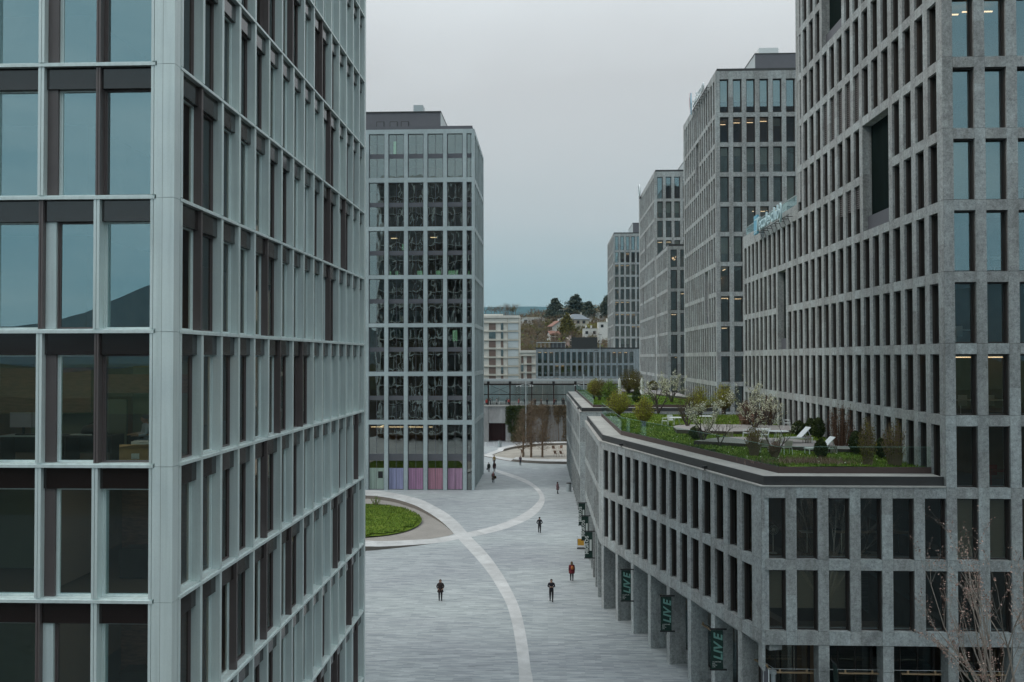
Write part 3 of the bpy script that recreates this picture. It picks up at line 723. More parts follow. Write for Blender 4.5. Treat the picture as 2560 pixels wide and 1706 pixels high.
# ---------------------------------------------------------------- aluminium tower, near left
def alu_tower():
    XC, Y0, Y1, XL = -10.45, 24.8, 51.35, -40.3
    root = thing('office_tower', 'pale aluminium and bronze framed office tower filling the left side of the picture', 'office tower', (XC, Y0, 0))
    zl = [1.37+3.775*k for k in range(0, 17)]; zl = [z for z in zl]+[62.0]; zl = sorted(set(round(z, 3) for z in zl if z < 61.5))+[61.77]
    top = 63.2; RD = .36
    pitch = 1.625
    W = []; MU = []; HP = []; FP_ = []
    def row(zz): return min(range(len(zl)), key=lambda q: abs(zl[q]-zz))
    PALE_ROWS = (row(20.26), row(8.9))
    def face(fr, n, s0, L, seed, detail=True, flap=None, bronze=.19):
        rr = random.Random(seed); col = {}
        for k in range(len(zl)):
            z = zl[k]; zt = zl[k+1] if k+1 < len(zl) else top
            A = MB(); A.box(s0-.1, L, -.02, RD+.02, z-.035, z+.05, ALU); A.box(s0-.1, L, .05, RD+.02, z+.049, z+.09, ALU); put(A, 'transom', root, fr)
            prev = False
            for i in range(n+1):
                u = s0+pitch*i
                br = (rr.random() < bronze) and 0 < i < n and not (prev and rr.random() < .8)
                if flap is not None and k in flap and i in flap[k]: br = flap[k][i]
                prev = br; col[i, k] = br
                if 0 < i < n+1 or i == 0:
                    w = .062 if br else .085
                    M_ = MB(); M_.box(u-.009, u+.009, RD-.02, RD+.04, z+.09, zt-.036, BRZ if br else ALU)
                    MU.append((seen(fr, u-.1, .2, z, zt-z), M_, fr)); M_.box(u-w, u-.008, .04 if br else 0, RD+.05, z+.09, zt-.036, BRZ if br else ALU)
                    M_.box(u+.008, u+w, .04 if br else 0, RD+.05, z+.09, zt-.036, BRZ if br else ALU)
            if k+1 >= len(zl): continue
            for i in range(n):
                u = s0+pitch*i; lb = col[i, k]; rb = col[i+1, k]; a = u+(.065 if lb else .088); c = u+pitch-(.065 if rb else .088)
                hh = .60
                Hd = MB(); HP.append((seen(fr, a, c-a, zt-.6, .6), Hd, fr)); Hd.box(a, c, .14, .20, zt-.036-hh, zt-.037, HEAD); Hd.box(a, c, .201, RD+.04, zt-.036-hh, zt-.036-hh+.03, BRZ)
                fl = .30 if (flap is not None and i % 2 == 0) else 0
                if fl:
                    fm = ALU if (k in PALE_ROWS) else BRZ
                    Fp = MB(); FP_.append((seen(fr, a, fl, z, zt-z), Fp, fr)); Fp.box(a+.001, a+fl, .2, RD+.04, z+.1, zt-.036-hh-.001, fm)
                h = zt-.036-hh-z-.095; fm = BRZ if lb or (flap is None and rr.random() < .3) else ALU
                W.append((seen(fr, a+fl, c-a-fl, z+.09, h), win_mesh(round(c-a-fl, 2), round(h, 2), GA if flap is not None else GS, fm, bar=.045), fr, a+fl, RD-.08, z+.095))
    # side face along the plaza, u from near to far
    fs = FR(XC, Y0, 0, 1); face(fs, 16, .50, Y1-Y0-.05, 11)
    # front face, u from left to the corner
    fl = {}
    n = 18; s0 = (-11.05-pitch*n)-XL
    kk = {zl.index(z): None for z in zl}
    def row(zz): return min(range(len(zl)), key=lambda q: abs(zl[q]-zz))
    f = {}
    for zz, pat in ((27.84, (0, 1)), (24.04, (0, 1)), (20.26, (1, 0)), (16.46, (0, 1)), (12.71, (0, 0)), (8.9, (1, 0))):
        f[row(zz)] = {n-2: bool(pat[0]), n-1: bool(pat[1]), n: False}
    ff = FR(XL, Y0, 1, 0); face(ff, n, s0, -11.02-XL, 5, flap=f)
    # rear face, reflected in the glass of the tower behind
    fr_ = FR(XC, Y1, -1, 0); face(fr_, 18, .4, XC-XL-.05, 23)
    place_windows(root, W, 98); place_parts(root, 'mullion', MU); place_parts(root, 'header_panel', HP); place_parts(root, 'side_panel', FP_)
    b = MB()     # corner posts
    for k in range(-1, len(zl)):
        z0 = zl[k] if k >= 0 else 0; z1 = zl[k+1] if k+1 < len(zl) else top
        b = MB(); b.box(XC-.335, XC, Y0-.02, Y0+.38, z0+.006, z1-.006, ALU)
        b.box(XC-.52, XC-.35, Y0-.005, Y0+.36, z0+.004, z1-.004, ALU); b.box(XC-.35, XC-.335, Y0+.0, Y0+.3, z0+.01, z1-.01, BRZ); b.build('corner_panel', root, -Vector(root.location))
        b = MB(); b.box(XC-.40, XC+.02, Y1-.38, Y1+.01, z0+.006, z1-.006, ALU); b.build('rear_corner_panel', root, -Vector(root.location))
    b = MB(); b.box(XL-.3, XL, Y0, Y1, 0, top, ALU)
    b.box(XL, XC-.36, Y0+.36, Y1-.36, 62.5, 62.9, COPING); b.box(XL, XC-.55, Y0+.1, Y0+.35, 61.9, top, ALU); b.box(XL, XC-.55, Y1-.35, Y1-.1, 61.9, top, ALU); b.box(XC-.35, XC-.1, Y0+.4, Y1-.4, 61.9, top, ALU)
    b.build('parapet_and_rear', root, -Vector(root.location))
    interior(root, [(XL, Y0), (XC, Y0), (XC, Y1), (XL, Y1)], [0.06]+[z+.05 for z in zl], .42, 5.2)
    # room behind the front corner at eye level and the one above / below
    b = MB(); z = zl[row(16.46)]+.02; desk = mat('dark_desk', (.03, .026, .022), .5)
    brown = mat('brown_shelving', (.16, .09, .06), .7, build=noisy(3, .4, scl=(1, 1, 6), world=True)); ply = mat('cardboard', (.42, .28, .14), .8)
    grn = mat('green_grey_wall', (.13, .17, .13), .8); teal = mat('teal_column', (.05, .22, .25), .6); yel = mat('ochre_bulkhead', (.28, .22, .06), .8)
    b.box(-16.5, -13.4, 28.2, 28.3, z, z+1.7, grn); b.box(-13.38, -11.3, 28.6, 28.7, z, z+2.9, grn)
    b.box(-17.5, -14.4, 27.9, 28.1, z+1.3, z+2.7, brown); b.box(-14.3, -11.4, 28.3, 28.4, z+1.9, z+2.5, brown)
    b.box(-14.2, -11.6, 25.9, 26.0, z+2.75, z+3.1, yel); b.box(-11.62, -11.38, 26.1, 26.35, z, z+3.2, teal)
    put_root(b, 'partitions', root)
    b = MB(); LM2 = emit('added_room_light', (1, .9, .75), 7)  # glowing strips added under the ceilings to brighten these rooms
    for x in (-17.5, -15.2, -12.9): b.box(x, x+1.3, 26.3, 26.42, z+3.28, z+3.32, LM2)
    for zz in (12.71, 8.93):
        z2 = zl[row(zz)]+.02
        for x in (-16.5, -13.4): b.box(x, x+1.3, 26.6, 26.7, z2+3.28, z2+3.31, LM2)
    put_root(b, 'ceiling_light_strips', root)
    b = MB()
    for zz in (12.71, 8.93):
        z2 = zl[row(zz)]+.02; b.box(-19, -14.6, 28.6, 28.7, z2, z2+3.2, grn); b.box(-14.0, -11.2, 29.2, 29.3, z2, z2+3.2, brown); b.box(-14.6, -14.5, 26.2, 28.7, z2, z2+3.2, INT_C); b.box(-13.2, -11.6, 27.4, 28.1, z2, z2+.9, desk)
    put_root(b, 'partitions', root)
    b = MB(); desk = mat('dark_desk', (.03, .026, .022), .5); paper = mat('paper_white', (.6, .62, .6), .6); lil = mat('monitor_back', (.36, .33, .37), .5)
    def desk_at(x, y, w, d, top_=desk):
        b.box(x, x+w, y, y+d, z+.72, z+.76, top_); b.box(x, x+.05, y, y+d, z, z+.72, desk); b.box(x+w-.05, x+w, y, y+d, z, z+.72, desk); b.box(x, x+w, y+d-.04, y+d, z+.2, z+.7, desk)
    desk_at(-16.0, 25.75, 1.7, .7, ZINC); desk_at(-14.05, 25.7, 1.4, .8); desk_at(-12.5, 26.35, 1.3, .8, mat('oak_top', (.3, .2, .12), .5))
    b.box(-15.85, -15.2, 26.0, 26.04, z+.98, z+1.42, lil); b.box(-15.17, -14.5, 26.0, 26.04, z+.98, z+1.42, lil)
    b.box(-15.5, -15.46, 26.05, 26.1, z+.76, z+1.1, BLACK); b.box(-14.85, -14.81, 26.05, 26.1, z+.76, z+1.1, BLACK)
    b.box(-15.6, -15.0, 25.85, 25.95, z+.765, z+.8, BLACK); b.box(-13.95, -13.3, 25.8, 26.0, z+.765, z+.8, paper)
    b.box(-11.95, -11.2, 25.45, 25.85, z+.02, z+.62, WHITE)
    b.box(-11.6, -11.4, 26.4, 26.6, z+.765, z+1.05, BLACK)
    put_root(b, 'office_furniture', root)
    return root, z
def put_root(b, name, root): return b.build(name, root, -Vector(root.location))
TA, ZA = alu_tower()
# ---------------------------------------------------------------- ground and plaza
def paving_build(nt, b):
    v = geo_pos(nt, (1, 1, 1))
    br = N(nt, 'ShaderNodeTexBrick'); br.inputs['Scale'].default_value = 1; br.inputs['Brick Width'].default_value = 1.15; br.inputs['Row Height'].default_value = .14
    br.inputs['Mortar Size'].default_value = .003; br.inputs['Color1'].default_value = (.265, .29, .30, 1); br.inputs['Color2'].default_value = (.41, .437, .442, 1); br.inputs['Mortar'].default_value = (.2, .22, .23, 1)
    br.offset = .37; br.offset_frequency = 3; br.squash = .6; br.squash_frequency = 5
    nt.links.new(v, br.inputs['Vector'])
    c = br.outputs[0]
    for sc_, st in (((.6, 8.5, 1), [(.25, (.60, .62, .65)), (.45, (.95, .95, .95)), (.6, (1.08, 1.08, 1.08)), (.68, (1.2, 1.19, 1.18)), (.76, (1.75, 1.72, 1.68))]), ((.25, 1.6, 1), [(.3, (.84, .86, .88)), (.7, (1.12, 1.12, 1.12))]), ((.05, .08, 1), [(.3, (.86, .86, .89)), (.7, (1.1, 1.12, 1.1))])):
        n = N(nt, 'ShaderNodeTexNoise', Scale=1.2, Detail=3.); nt.links.new(geo_pos(nt, sc_), n.inputs['Vector'])
        c = mixc(nt, c, ramp(nt, n.outputs['Fac'], st), 1.)
    nt.links.new(c, b.inputs['Base Color'])
    n = N(nt, 'ShaderNodeTexNoise', Scale=1.2, Detail=3.); nt.links.new(geo_pos(nt, (.4, 4, 1)), n.inputs['Vector'])
    mr = N(nt, 'ShaderNodeMapRange'); mr.inputs['To Min'].default_value = .45; mr.inputs['To Max'].default_value = .8; nt.links.new(n.outputs['Fac'], mr.inputs[0]); nt.links.new(mr.outputs[0], b.inputs['Roughness'])
PAV = mat('stone_paving', (.4, .43, .44), .6, build=paving_build)
GROUND = mat('outer_ground', (.02, .019, .016), 1, 0, 0, build=noisy(.05, .4, world=True))
BAND = mat('pale_marble_band', (.50, .51, .51), .6, build=noisy(.9, .14, scl=(1, 1, 1), world=True, big=.12, rnd=.06))
GRAV = mat('gravel', (.27, .255, .235), .9, build=noisy(6, .18, world=True, big=.12))
SAND = mat('pale_gravel', (.34, .32, .28), .9, build=noisy(3, .15, world=True, big=.15))
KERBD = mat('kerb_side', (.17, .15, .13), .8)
b = MB(); b.poly([(-9000, -6000, -.3), (9000, -6000, -.3), (9000, 9500, -.3), (-9000, 9500, -.3)], GROUND); structure(b.build('ground'))
b = MB(); b.poly([(-90, -60, -.02), (90, -60, -.02), (90, 43.9, -.02), (-90, 43.9, -.02)], mat('asphalt', (.028, .028, .028), 1, 0, 0, build=noisy(2, .2, world=True))); structure(b.build('road'))
b = MB(); b.poly([(-70, 44, -.0), (60, 44, -.0), (60, 214, -.0), (-70, 214, -.0)], PAV); structure(b.build('plaza'))

def smooth(pts, n=6):
    r = []; P = [Vector(p) for p in pts]
    for i in range(len(P)-1):
        p0 = P[max(i-1, 0)]; p1 = P[i]; p2 = P[i+1]; p3 = P[min(i+2, len(P)-1)]
        for k in range(n):
            t = k/n; r.append(tuple(.5*((2*p1)+(p2-p0)*t+(2*p0-5*p1+4*p2-p3)*t*t+(3*p1-p0-3*p2+p3)*t**3)))
    r.append(tuple(P[-1])); return r
def slab_band(name, A, B, hf, label=None, z=.004):
    """paired edge lines, height hf(i/n) above ground; pieces with thin joints"""
    b = MB(); n = min(len(A), len(B))
    for i in range(n-1):
        h0, h1 = z+hf(i/(n-1)), z+hf((i+1)/(n-1))
        a0, a1, c0, c1 = A[i], A[i+1], B[i], B[i+1]
        top = [(a0[0], a0[1], h0), (a1[0], a1[1], h1), (c1[0], c1[1], h1), (c0[0], c0[1], h0)]
        b.poly(top, BAND)
        if h0 > .02 or h1 > .02:
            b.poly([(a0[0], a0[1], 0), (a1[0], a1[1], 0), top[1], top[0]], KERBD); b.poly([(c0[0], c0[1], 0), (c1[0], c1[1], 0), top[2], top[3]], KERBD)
    o = b.build(name); return structure(o)
# the long band: bench height at the left, flush with the paving from the crossing on
o1 = [(-34, 126.5), (-26.4, 129.3), (-22.3, 127.2), (-17.7, 121.9), (-14.7, 116.4), (-12.2, 110.9), (-10.15, 104.9), (-8.45, 98.6), (-6.12, 90.3), (-4.32, 82.5), (-3.07, 76.0), (-2.25, 70.8), (-1.73, 65.9), (-1.36, 61.3), (-1.08, 56.8), (-.9, 54.4), (-.6, 46), (-.5, 36)]
i1 = [(-34, 121.5), (-26.2, 124.3), (-21.6, 122.2), (-17.9, 117.4), (-15.2, 112.4), (-12.9, 107.2), (-11.1, 102.2), (-9.4, 96.3), (-7.15, 88.5), (-5.4, 81.9), (-4.12, 76.0), (-3.28, 71.6), (-2.68, 67.0), (-2.25, 62.4), (-1.93, 58.2), (-1.72, 54.4), (-1.4, 46), (-1.2, 36)]
slab_band('path', smooth(o1), smooth(i1), lambda t: .45 if t < .2 else max(0, .45*(1-(t-.2)/.18)))
o2 = [(-30, 88.5), (-22, 89.4), (-18.5, 90.7), (-16.8, 91.5), (-13.9, 93.2), (-11.5, 95), (-9.4, 97.1), (-6.9, 99.8), (-4.65, 103.2), (-2.5, 108.4), (-1.2, 114.2), (-.5, 120.5), (-.45, 126.5), (-1.02, 133.1), (-2.5, 141.0), (-4.4, 147.2), (-6.9, 153), (-9.5, 158.5)]
i2 = [(-30, 92.4), (-22, 93.1), (-19.2, 93.7), (-17.2, 94.2), (-14.4, 95.7), (-12.1, 97.3), (-10.2, 99.2), (-8.0, 101.9), (-6.0, 105.0), (-4.1, 109.5), (-2.7, 114.5), (-1.75, 119.5), (-1.1, 125.6), (-1.5, 131.4), (-2.6, 137.6), (-4.5, 143.6), (-6.7, 149), (-9.3, 155)]
slab_band('path', smooth(o2), smooth(i2), lambda t: .45 if t < .12 else max(0, .45*(1-(t-.12)/.16)), z=.008)
b = MB(); GP = smooth([(-34, 121.6), (-26.2, 124.4), (-21.6, 122.3), (-17.9, 117.5), (-15.2, 112.5), (-12.9, 107.3), (-11.6, 103.5), (-10.4, 99.8), (-12.1, 97.4), (-14.4, 95.8), (-17.2, 94.3), (-22, 93.2), (-30, 92.5), (-34, 92.4)])
b.poly([(p[0], p[1], .0121) for p in GP], GRAV); structure(b.build('gravel_bed'))
LW = smooth([(-33, 116.5), (-27, 117.6), (-23.5, 117.9), (-21, 117.1), (-18.6, 114.9), (-16.9, 112), (-15.6, 109.3), (-14.9, 106.6), (-14.9, 104), (-15.5, 101.4), (-16.8, 99.1), (-18.7, 97.6), (-22, 96.4), (-27, 96), (-33, 97)], 4)
def mound(x, y):
    d = ((x+24)/11.5)**2+((y-107)/12.5)**2
    return .12+.7*max(0, 1-d)+.05*noise.noise(Vector((x*.5, y*.5, 2)))
lawn('plaza_lawn', LW, mound, .8, 26000, .12, 'rounded green lawn island in the gravel at the left of the plaza')

# far planting bed with bench edge
fo = [(30, 206.5), (16, 206.2), (4.3, 205.4), (-1.2, 203.9), (-5.4, 200.2), (-8.6, 195.2), (-10.6, 189.5), (-12.0, 183.5), (-12.7, 178.9), (-9.6, 173.6), (-7.3, 170.2), (-4.6, 168.0), (-1, 166.3), (4, 165.7), (16, 165.4), (30, 165.4)]
fi = [(30, 203), (16, 202.8), (4.3, 202), (-1.2, 200.3), (-4.6, 197.2), (-7.4, 192.8), (-9.3, 187.6), (-10.6, 182.5), (-10.9, 179.2), (-9.3, 176.6), (-6.9, 173.8), (-4.2, 171.6), (-1, 170.2), (4, 169.8), (16, 169.6), (30, 169.6)]
slab_band('path', smooth(fo), smooth(fi), lambda t: .45 if t < .4 or t > .68 else .1, z=.006)
b = MB(); b.poly([(p[0], p[1], .0125) for p in smooth(fi)], SAND); structure(b.build('gravel_bed'))

# ---------------------------------------------------------------- station wall, platform and canopy
def station():
    t = thing('retaining_wall', 'high raw concrete wall with a dark red doorway, holding up the railway platform', 'wall', (0, 209, 0))
    b = MB()
    w = 5.2
    x = -80
    while x < -13.7: b.box(x+.03, min(x+w, -13.6)-.03, 209, 210, 0, 8.2, CONC); x += w
    b.box(-13.55, -9.75, 209, 210, 4.35, 8.2, CONC); x = -9.7
    while x < 60: b.box(x+.012, x+w-.012, 209, 210, 0, 8.2, CONC); x += w
    b.build('concrete_panels', t, (0, -209, 0))
    b = MB(); b.box(-80, 60, 208.8, 210.2, 8.21, 8.5, COPING); b.build('capstone', t, (0, -209, 0))
    b = MB(); rd = mat('dark_red_paint', (.06, .012, .01), .6); b.box(-13.55, -9.75, 212, 212.1, 0, 4.35, rd)
    b.box(-13.6, -13.5, 210, 212, 0, 4.35, rd); b.box(-9.8, -9.7, 210, 212, 0, 4.35, rd); b.box(-13.5, -9.8, 210, 212, 4.3, 4.4, rd)
    for x in (-12.6, -11.4, -10.6): b.box(x, x+.06, 211.5, 211.56, 0, 4.3, mat('dark_red_frame', (.09, .02, .015), .5))
    b.build('doorway', t, (0, -209, 0))
    p = MB(); p.box(-80, 60, 210.2, 236, 7.0, 8.15, mat('platform_slab', (.22, .22, .22), .8)); p.box(-80, 60, 236, 262, 0, 7.6, GROUND); structure(p.build('railway_platform'))
    c = thing('station_canopy', 'long flat station canopy on dark steel posts above the waiting passengers', 'canopy', (0, 216, 8.15))
    rust = mat('rust_dark_steel', (.045, .03, .026), .6, .3)
    b = MB(); b.box(-70, 22, 213.5, 222, 14.05, 14.35, mat('canopy_roof', (.16, .18, .19), .5)); b.box(-70, 22, 213.3, 213.5, 13.95, 14.42, ZINC); b.build('roof', c, -Vector(c.location))
    b = MB(); b.box(-70, 22, 215.9, 216.1, 12.95, 13.2, rust); b.box(-70, 22, 219.9, 220.1, 12.95, 13.2, rust); b.box(-70, 22, 215.92, 216.08, 10.6, 10.78, rust); b.build('beams', c, -Vector(c.location))
    for i in range(-6, 4):
        x = -3.72+5.22*i; b = MB(); b.box(x-.16, x+.16, 215.85, 216.15, 8.15, 14.04, rust); b.box(x-.3, x+.3, 215.8, 216.2, 13.2, 14.04, rust); b.build('post', c, -Vector(c.location))
    b = MB(); b.tube([(-13.5, 216, 10.9), (-9.1, 216, 12.8)], .03, rust, 4); b.tube([(-13.5, 216, 12.8), (-9.1, 216, 10.9)], .03, rust, 4); b.build('cross_brace', c, -Vector(c.location))
    b = MB(); gg = glass('screen_glass', (.5, .55, .53), .25, 0, 1, .05)
    for i in range(-6, 4):
        x = -3.72+5.22*i
        for q in range(2): b.poly([(x+.2+q*2.45, 216.3, 8.3), (x+2.55+q*2.45, 216.3, 8.3), (x+2.55+q*2.45, 216.3, 12.9), (x+.2+q*2.45, 216.3, 12.9)], gg)
    b.build('glass_screen', c, -Vector(c.location))
    r = thing('railing', 'low dark railing along the top edge of the concrete wall', 'railing', (0, 209.3, 8.5))
    b = MB()
    for i in range(64): b.box(-70+1.6*i-.02, -70+1.6*i+.02, 209.28, 209.32, 8.5, 9.2, DARKM)
    b.box(-70, 32, 209.27, 209.33, 9.2, 9.24, DARKM); b.build('rail', r, -Vector(r.location))
    # back wall beyond the tracks
    t2 = thing('noise_barrier', 'pale concrete barrier behind the railway tracks', 'wall', (0, 240, 7.6))
    b = MB()
    x = -80
    while x < 60: b.box(x+.02, x+3.98, 240, 240.25, 7.6, 13.4, mat('barrier_panel', (.27, .28, .27), .8, build=noisy(.8, .2, world=True, scl=(1, 1, .3), rnd=.1))); x += 4
    b.build('barrier_panels', t2, -Vector(t2.location))
    for x, h, y in ((-4.95, 16.5, 208.2), (8.6, 15.6, 213)):
        m = thing('catenary_mast', ('tall galvanised mast rising through the middle of the station canopy' if x < 0 else 'lattice mast with insulators near the right end of the canopy'), 'mast', (x, y, 0 if x < 0 else 8.15), group='railway masts')
        z0 = m.location.z
        b = MB(); b.tube([(0, 0, 0), (0, 0, h-z0)], [.16, .1], ZINC, 8); b.build('mast_tube', m)
        b = MB(); b.tube([(-2.2, 0, 12.9-z0), (0, 0, 13.5-z0), (1.6, 0, 13.1-z0)], .05, ZINC, 5); b.tube([(-1.2, 0, 12.9-z0), (1.6, 0, 12.9-z0)], .035, ZINC, 5); b.build('cantilever_arm', m)
        for q in (-2.1, -1.2, 1.0, 1.6): b = MB(); b.lathe([(.05, 0), (.12, .06), (.05, .12), (.12, .18), (.05, .24)], WHITE, 8, (q, 0, 12.85-z0)); b.build('insulator', m)
station()

# ---------------------------------------------------------------- buildings behind the railway
WPL = mat('off_white_render', (.64, .63, .58), .8, build=noisy(.6, .07, world=True, big=.06)); BEIGE = mat('beige_frame', (.5, .48, .42), .8); SHUT = mat('brown_shutter', (.17, .12, .10), .7, build=noisy(1, .1, scl=(1, 1, 20), world=True))
DG = glass('house_glass', (.3, .33, .33), .3); LBL = mat('pale_panel', (.5, .56, .58), .7)
def white_block(label, x0, x1, y, z1, d, cols, zs, right_panel=None):
    t = thing('apartment_block', label, 'apartment block', (x0, y, 0))
    b = MB(); b.box(x0+.02, x1-.02, y+.25, y+d, 0, z1-.02, WPL); b.box(x0-.02, x1+.02, y-.12, y+d+.1, z1-.8, z1, WPL)
    b.build('walls', t, -Vector(t.location))
    b = MB()
    for z in zs: b.box(x0-.05, x1+.05, y-.08, y+.5, z-.3, z, BEIGE)
    xs = [x0, x1-.25]+([right_panel[0]-.35] if right_panel else [])
    for xx in xs: b.box(xx, xx+.28, y-.03, y+.24, 0, z1-.81, BEIGE)
    b.build('frame_bands', t, -Vector(t.location))
    if right_panel:
        b = MB()
        for z in zs[1:]: b.box(right_panel[0], right_panel[1], y+.1, y+.249, z-2.55, z-.35, LBL)
        b.build('panels', t, -Vector(t.location))
    n = 0
    for z in zs[1:]:
        for a, c in cols:
            f = MB(); h = 2.3; zz = z-2.6+.05; sh = R.random() < .55
            f.box(a, a+.06, y+.1, y+.24, zz, zz+h, BEIGE); f.box(c-.06, c, y+.1, y+.24, zz, zz+h, BEIGE); f.box(a+.06, c-.06, y+.1, y+.24, zz, zz+.06, BEIGE)
            if sh: f.box(a+.06, c-.06, y+.16, y+.2, zz+.06, zz+h, SHUT)
            else: f.poly([(a+.06, y+.18, zz+.06), (c-.06, y+.18, zz+.06), (c-.06, y+.18, zz+h), (a+.06, y+.18, zz+h)], DG); f.box(a+.06, c-.06, y+.2, y+.24, zz+.06, zz+h, INT_D)
            f.build('window', t, -Vector(t.location))
    return t
def roof_bits(t, x0, x1, y, z):
    b = MB(); b.box(x0, x1, y+3, y+7, z, z+.55, WPL); b.build('roof_plant', t, -Vector(t.location))
wa = white_block('tall off white apartment block with brown roller shutters, just right of the middle tower', -26, -8.95, 290, 33.2, 14, [(-24.2, -21.8), (-18.85, -16.55), (-15.0, -14.1)], [2.7+2.83*i for i in range(11)][0:11], (-12.6, -9.3))
roof_bits(wa, -22, -14.5, 290, 33.2)
white_block('lower off white apartment block wedged between the taller one and the grey office block', -8.75, -3.45, 285, 21.9, 12, [(-8.3, -7.5), (-6.5, -4.9)], [4.0+2.72*i for i in range(7)])
def house(nm, label, x, y, z, w, d, h, rh, rot, wall, roofm, wins=((.2, .5), (.6, .5)), floors=2, cat='house', hip=.0, dorm=False):
    t = thing(nm, label, cat, (x, y, z), rot)
    b = MB(); b.box(-w/2, w/2, -d/2, d/2, -6, h, wall)
    b.poly([(-w/2, -d/2+.01, h), (-w/2, d/2-.01, h), (-w/2+hip, 0, h+rh)], wall); b.poly([(w/2, -d/2+.01, h), (w/2-hip, 0, h+rh), (w/2, d/2-.01, h)], wall)
    b.build('walls', t)
    b = MB(); e = .5; th = .18
    k = rh/(d/2)
    for s in (-1, 1):
        A0 = (-w/2-e, s*(d/2+e), h-k*e); A1 = (w/2+e, s*(d/2+e), h-k*e); B1 = (w/2+e-hip*1.3, 0, h+rh+.02); B0 = (-w/2-e+hip*1.3, 0, h+rh+.02)
        q = [A0, A1, B1, B0] if s < 0 else [A1, A0, B0, B1]
        b.poly([(p[0], p[1], p[2]+th) for p in q], roofm); b.poly([q[1], q[0], q[3], q[2]], roofm)
        b.poly([q[0], q[1], (q[1][0], q[1][1], q[1][2]+th), (q[0][0], q[0][1], q[0][2]+th)], roofm)
    if hip:
        for s in (-1, 1): b.poly([(s*(w/2+e), -d/2-e, h-k*e+th), (s*(w/2+e), d/2+e, h-k*e+th), (s*(w/2+e-hip*1.3), 0, h+rh+.02+th)], roofm)
    b.build('roof', t)
    b = MB(); b.box(w*.2, w*.2+.7, -.4, .4, h+rh*.4, h+rh+1.1, wall); b.build('chimney', t)
    for fl in range(floors):
        for u, ww in wins:
            for s in (-1,):
                f = MB(); xx = -w/2+u*w; zz = .8+fl*(h/floors); f.box(xx, xx+1.1, -d/2-.05, -d/2-.001, zz, zz+1.6, DG2); f.box(xx-.35, xx-.02, -d/2-.07, -d/2-.002, zz, zz+1.6, SHUT); f.box(xx+1.12, xx+1.45, -d/2-.07, -d/2-.002, zz, zz+1.6, SHUT)
                f.build('window', t)
    return t
DG2 = mat('dark_window', (.03, .035, .04), .1)
TILE = mat('red_roof_tiles', (.23, .12, .09), .85, build=noisy(2, .2, scl=(1, 1, 5), world=True)); SLATE = mat('grey_roof_tiles', (.16, .185, .21), .7, build=noisy(2, .15, world=True)); CREAM = mat('cream_render', (.50, .47, .40), .85); WHT = mat('white_render', (.62, .62, .6), .8, build=noisy(.6, .06, world=True))
def hill_z(x, y):
    t = min(1, max(0, (y-285)/330.)); s = t*t*(3-2*t)
    g = .62+.38*(1/(1+math.exp(-(x+20)/25.)))
    return 7+46*s*g+3.0*noise.noise(Vector((x*.013, y*.013, 5)))*t+1.2*noise.noise(Vector((x*.05, y*.05, 1)))*t
def at_hill(px, py, guess=500):
    """where the line of sight through the photo meets the slope"""
    d = ray(px, py); t = 280
    while t < 1500:
        p = Vector((d.x*t/d.y, t, H+d.z*t/d.y))
        if p.z < hill_z(p.x, p.y): return Vector((p.x, p.y, hill_z(p.x, p.y)))
        t += 3
    return Vector((d.x*600/d.y, 600, hill_z(0, 600)))
b = MB(); st = 12; GX = range(-34, 36); GY = range(0, 62)
HB = mat('brown_hillside', (.085, .075, .045), .95, spec=.1, build=noisy(.12, .4, world=True))
g = {}
for i in GX:
    for j in GY: x, y = i*st, 284+j*st; g[i, j] = (x, y, hill_z(x, y))
for i in list(GX)[:-1]:
    for j in list(GY)[:-1]: b.poly([g[i, j], g[i+1, j], g[i+1, j+1], g[i, j+1]], HB)
structure(b.build('hillside', smooth=True))
def ridge(name, y, xs, hf, col, back=600, z0=-10):
    b = MB(); m = mat(name+'_forest', col, 1, spec=0, build=noisy(.004, .3, world=True)); n = len(xs)
    P = [[(x, y+back*q*(1 if y > 0 else -1), z0 if q == 0 else hf(x)*(q if q < 1 else 1)+(0 if q < 1 else 0)) for x in xs] for q in (0, .35, .7, 1)]
    for r in range(3):
        for i in range(n-1): b.poly([P[r][i], P[r][i+1], P[r+1][i+1], P[r+1][i]], m)
    return structure(b.build(name, smooth=True))
def far_h(x): return 500+ 90*noise.noise(Vector((x*.0006, 0, 1)))+.085*x*.6 + 22*noise.noise(Vector((x*.004, 0, 7)))
ridge('distant_hills', 7600, [-5200+130*i for i in range(80)], far_h, (.03, .055, .055), 900)
def mid_h(x): return 62+13*noise.noise(Vector((x*.004, 0, 4)))+5*noise.noise(Vector((x*.03, 0, 4)))
ridge('wooded_ridge', 1500, [-700+14*i for i in range(100)], mid_h, (.05, .055, .035), 200)
# mountains behind the camera, mirrored in the near glass
def back_h(x): return 120+260*math.exp(-((x+1500)/520.)**2)+330*math.exp(-((x+3600)/700.)**2)+220*math.exp(-((x-1800)/1300.)**2)+40*noise.noise(Vector((x*.002, 0, 9)))
ridge('mountain_ridge', -3300, [-6500+160*i for i in range(82)], back_h, (.045, .046, .045), 500)
def back_h2(x): return 17+6*noise.noise(Vector((x*.02, 0, 2)))+3*noise.noise(Vector((x*.15, 0, 2)))
ridge('wooded_ridge', -260, [-600+8*i for i in range(150)], back_h2, (.013, .012, .010), 20)

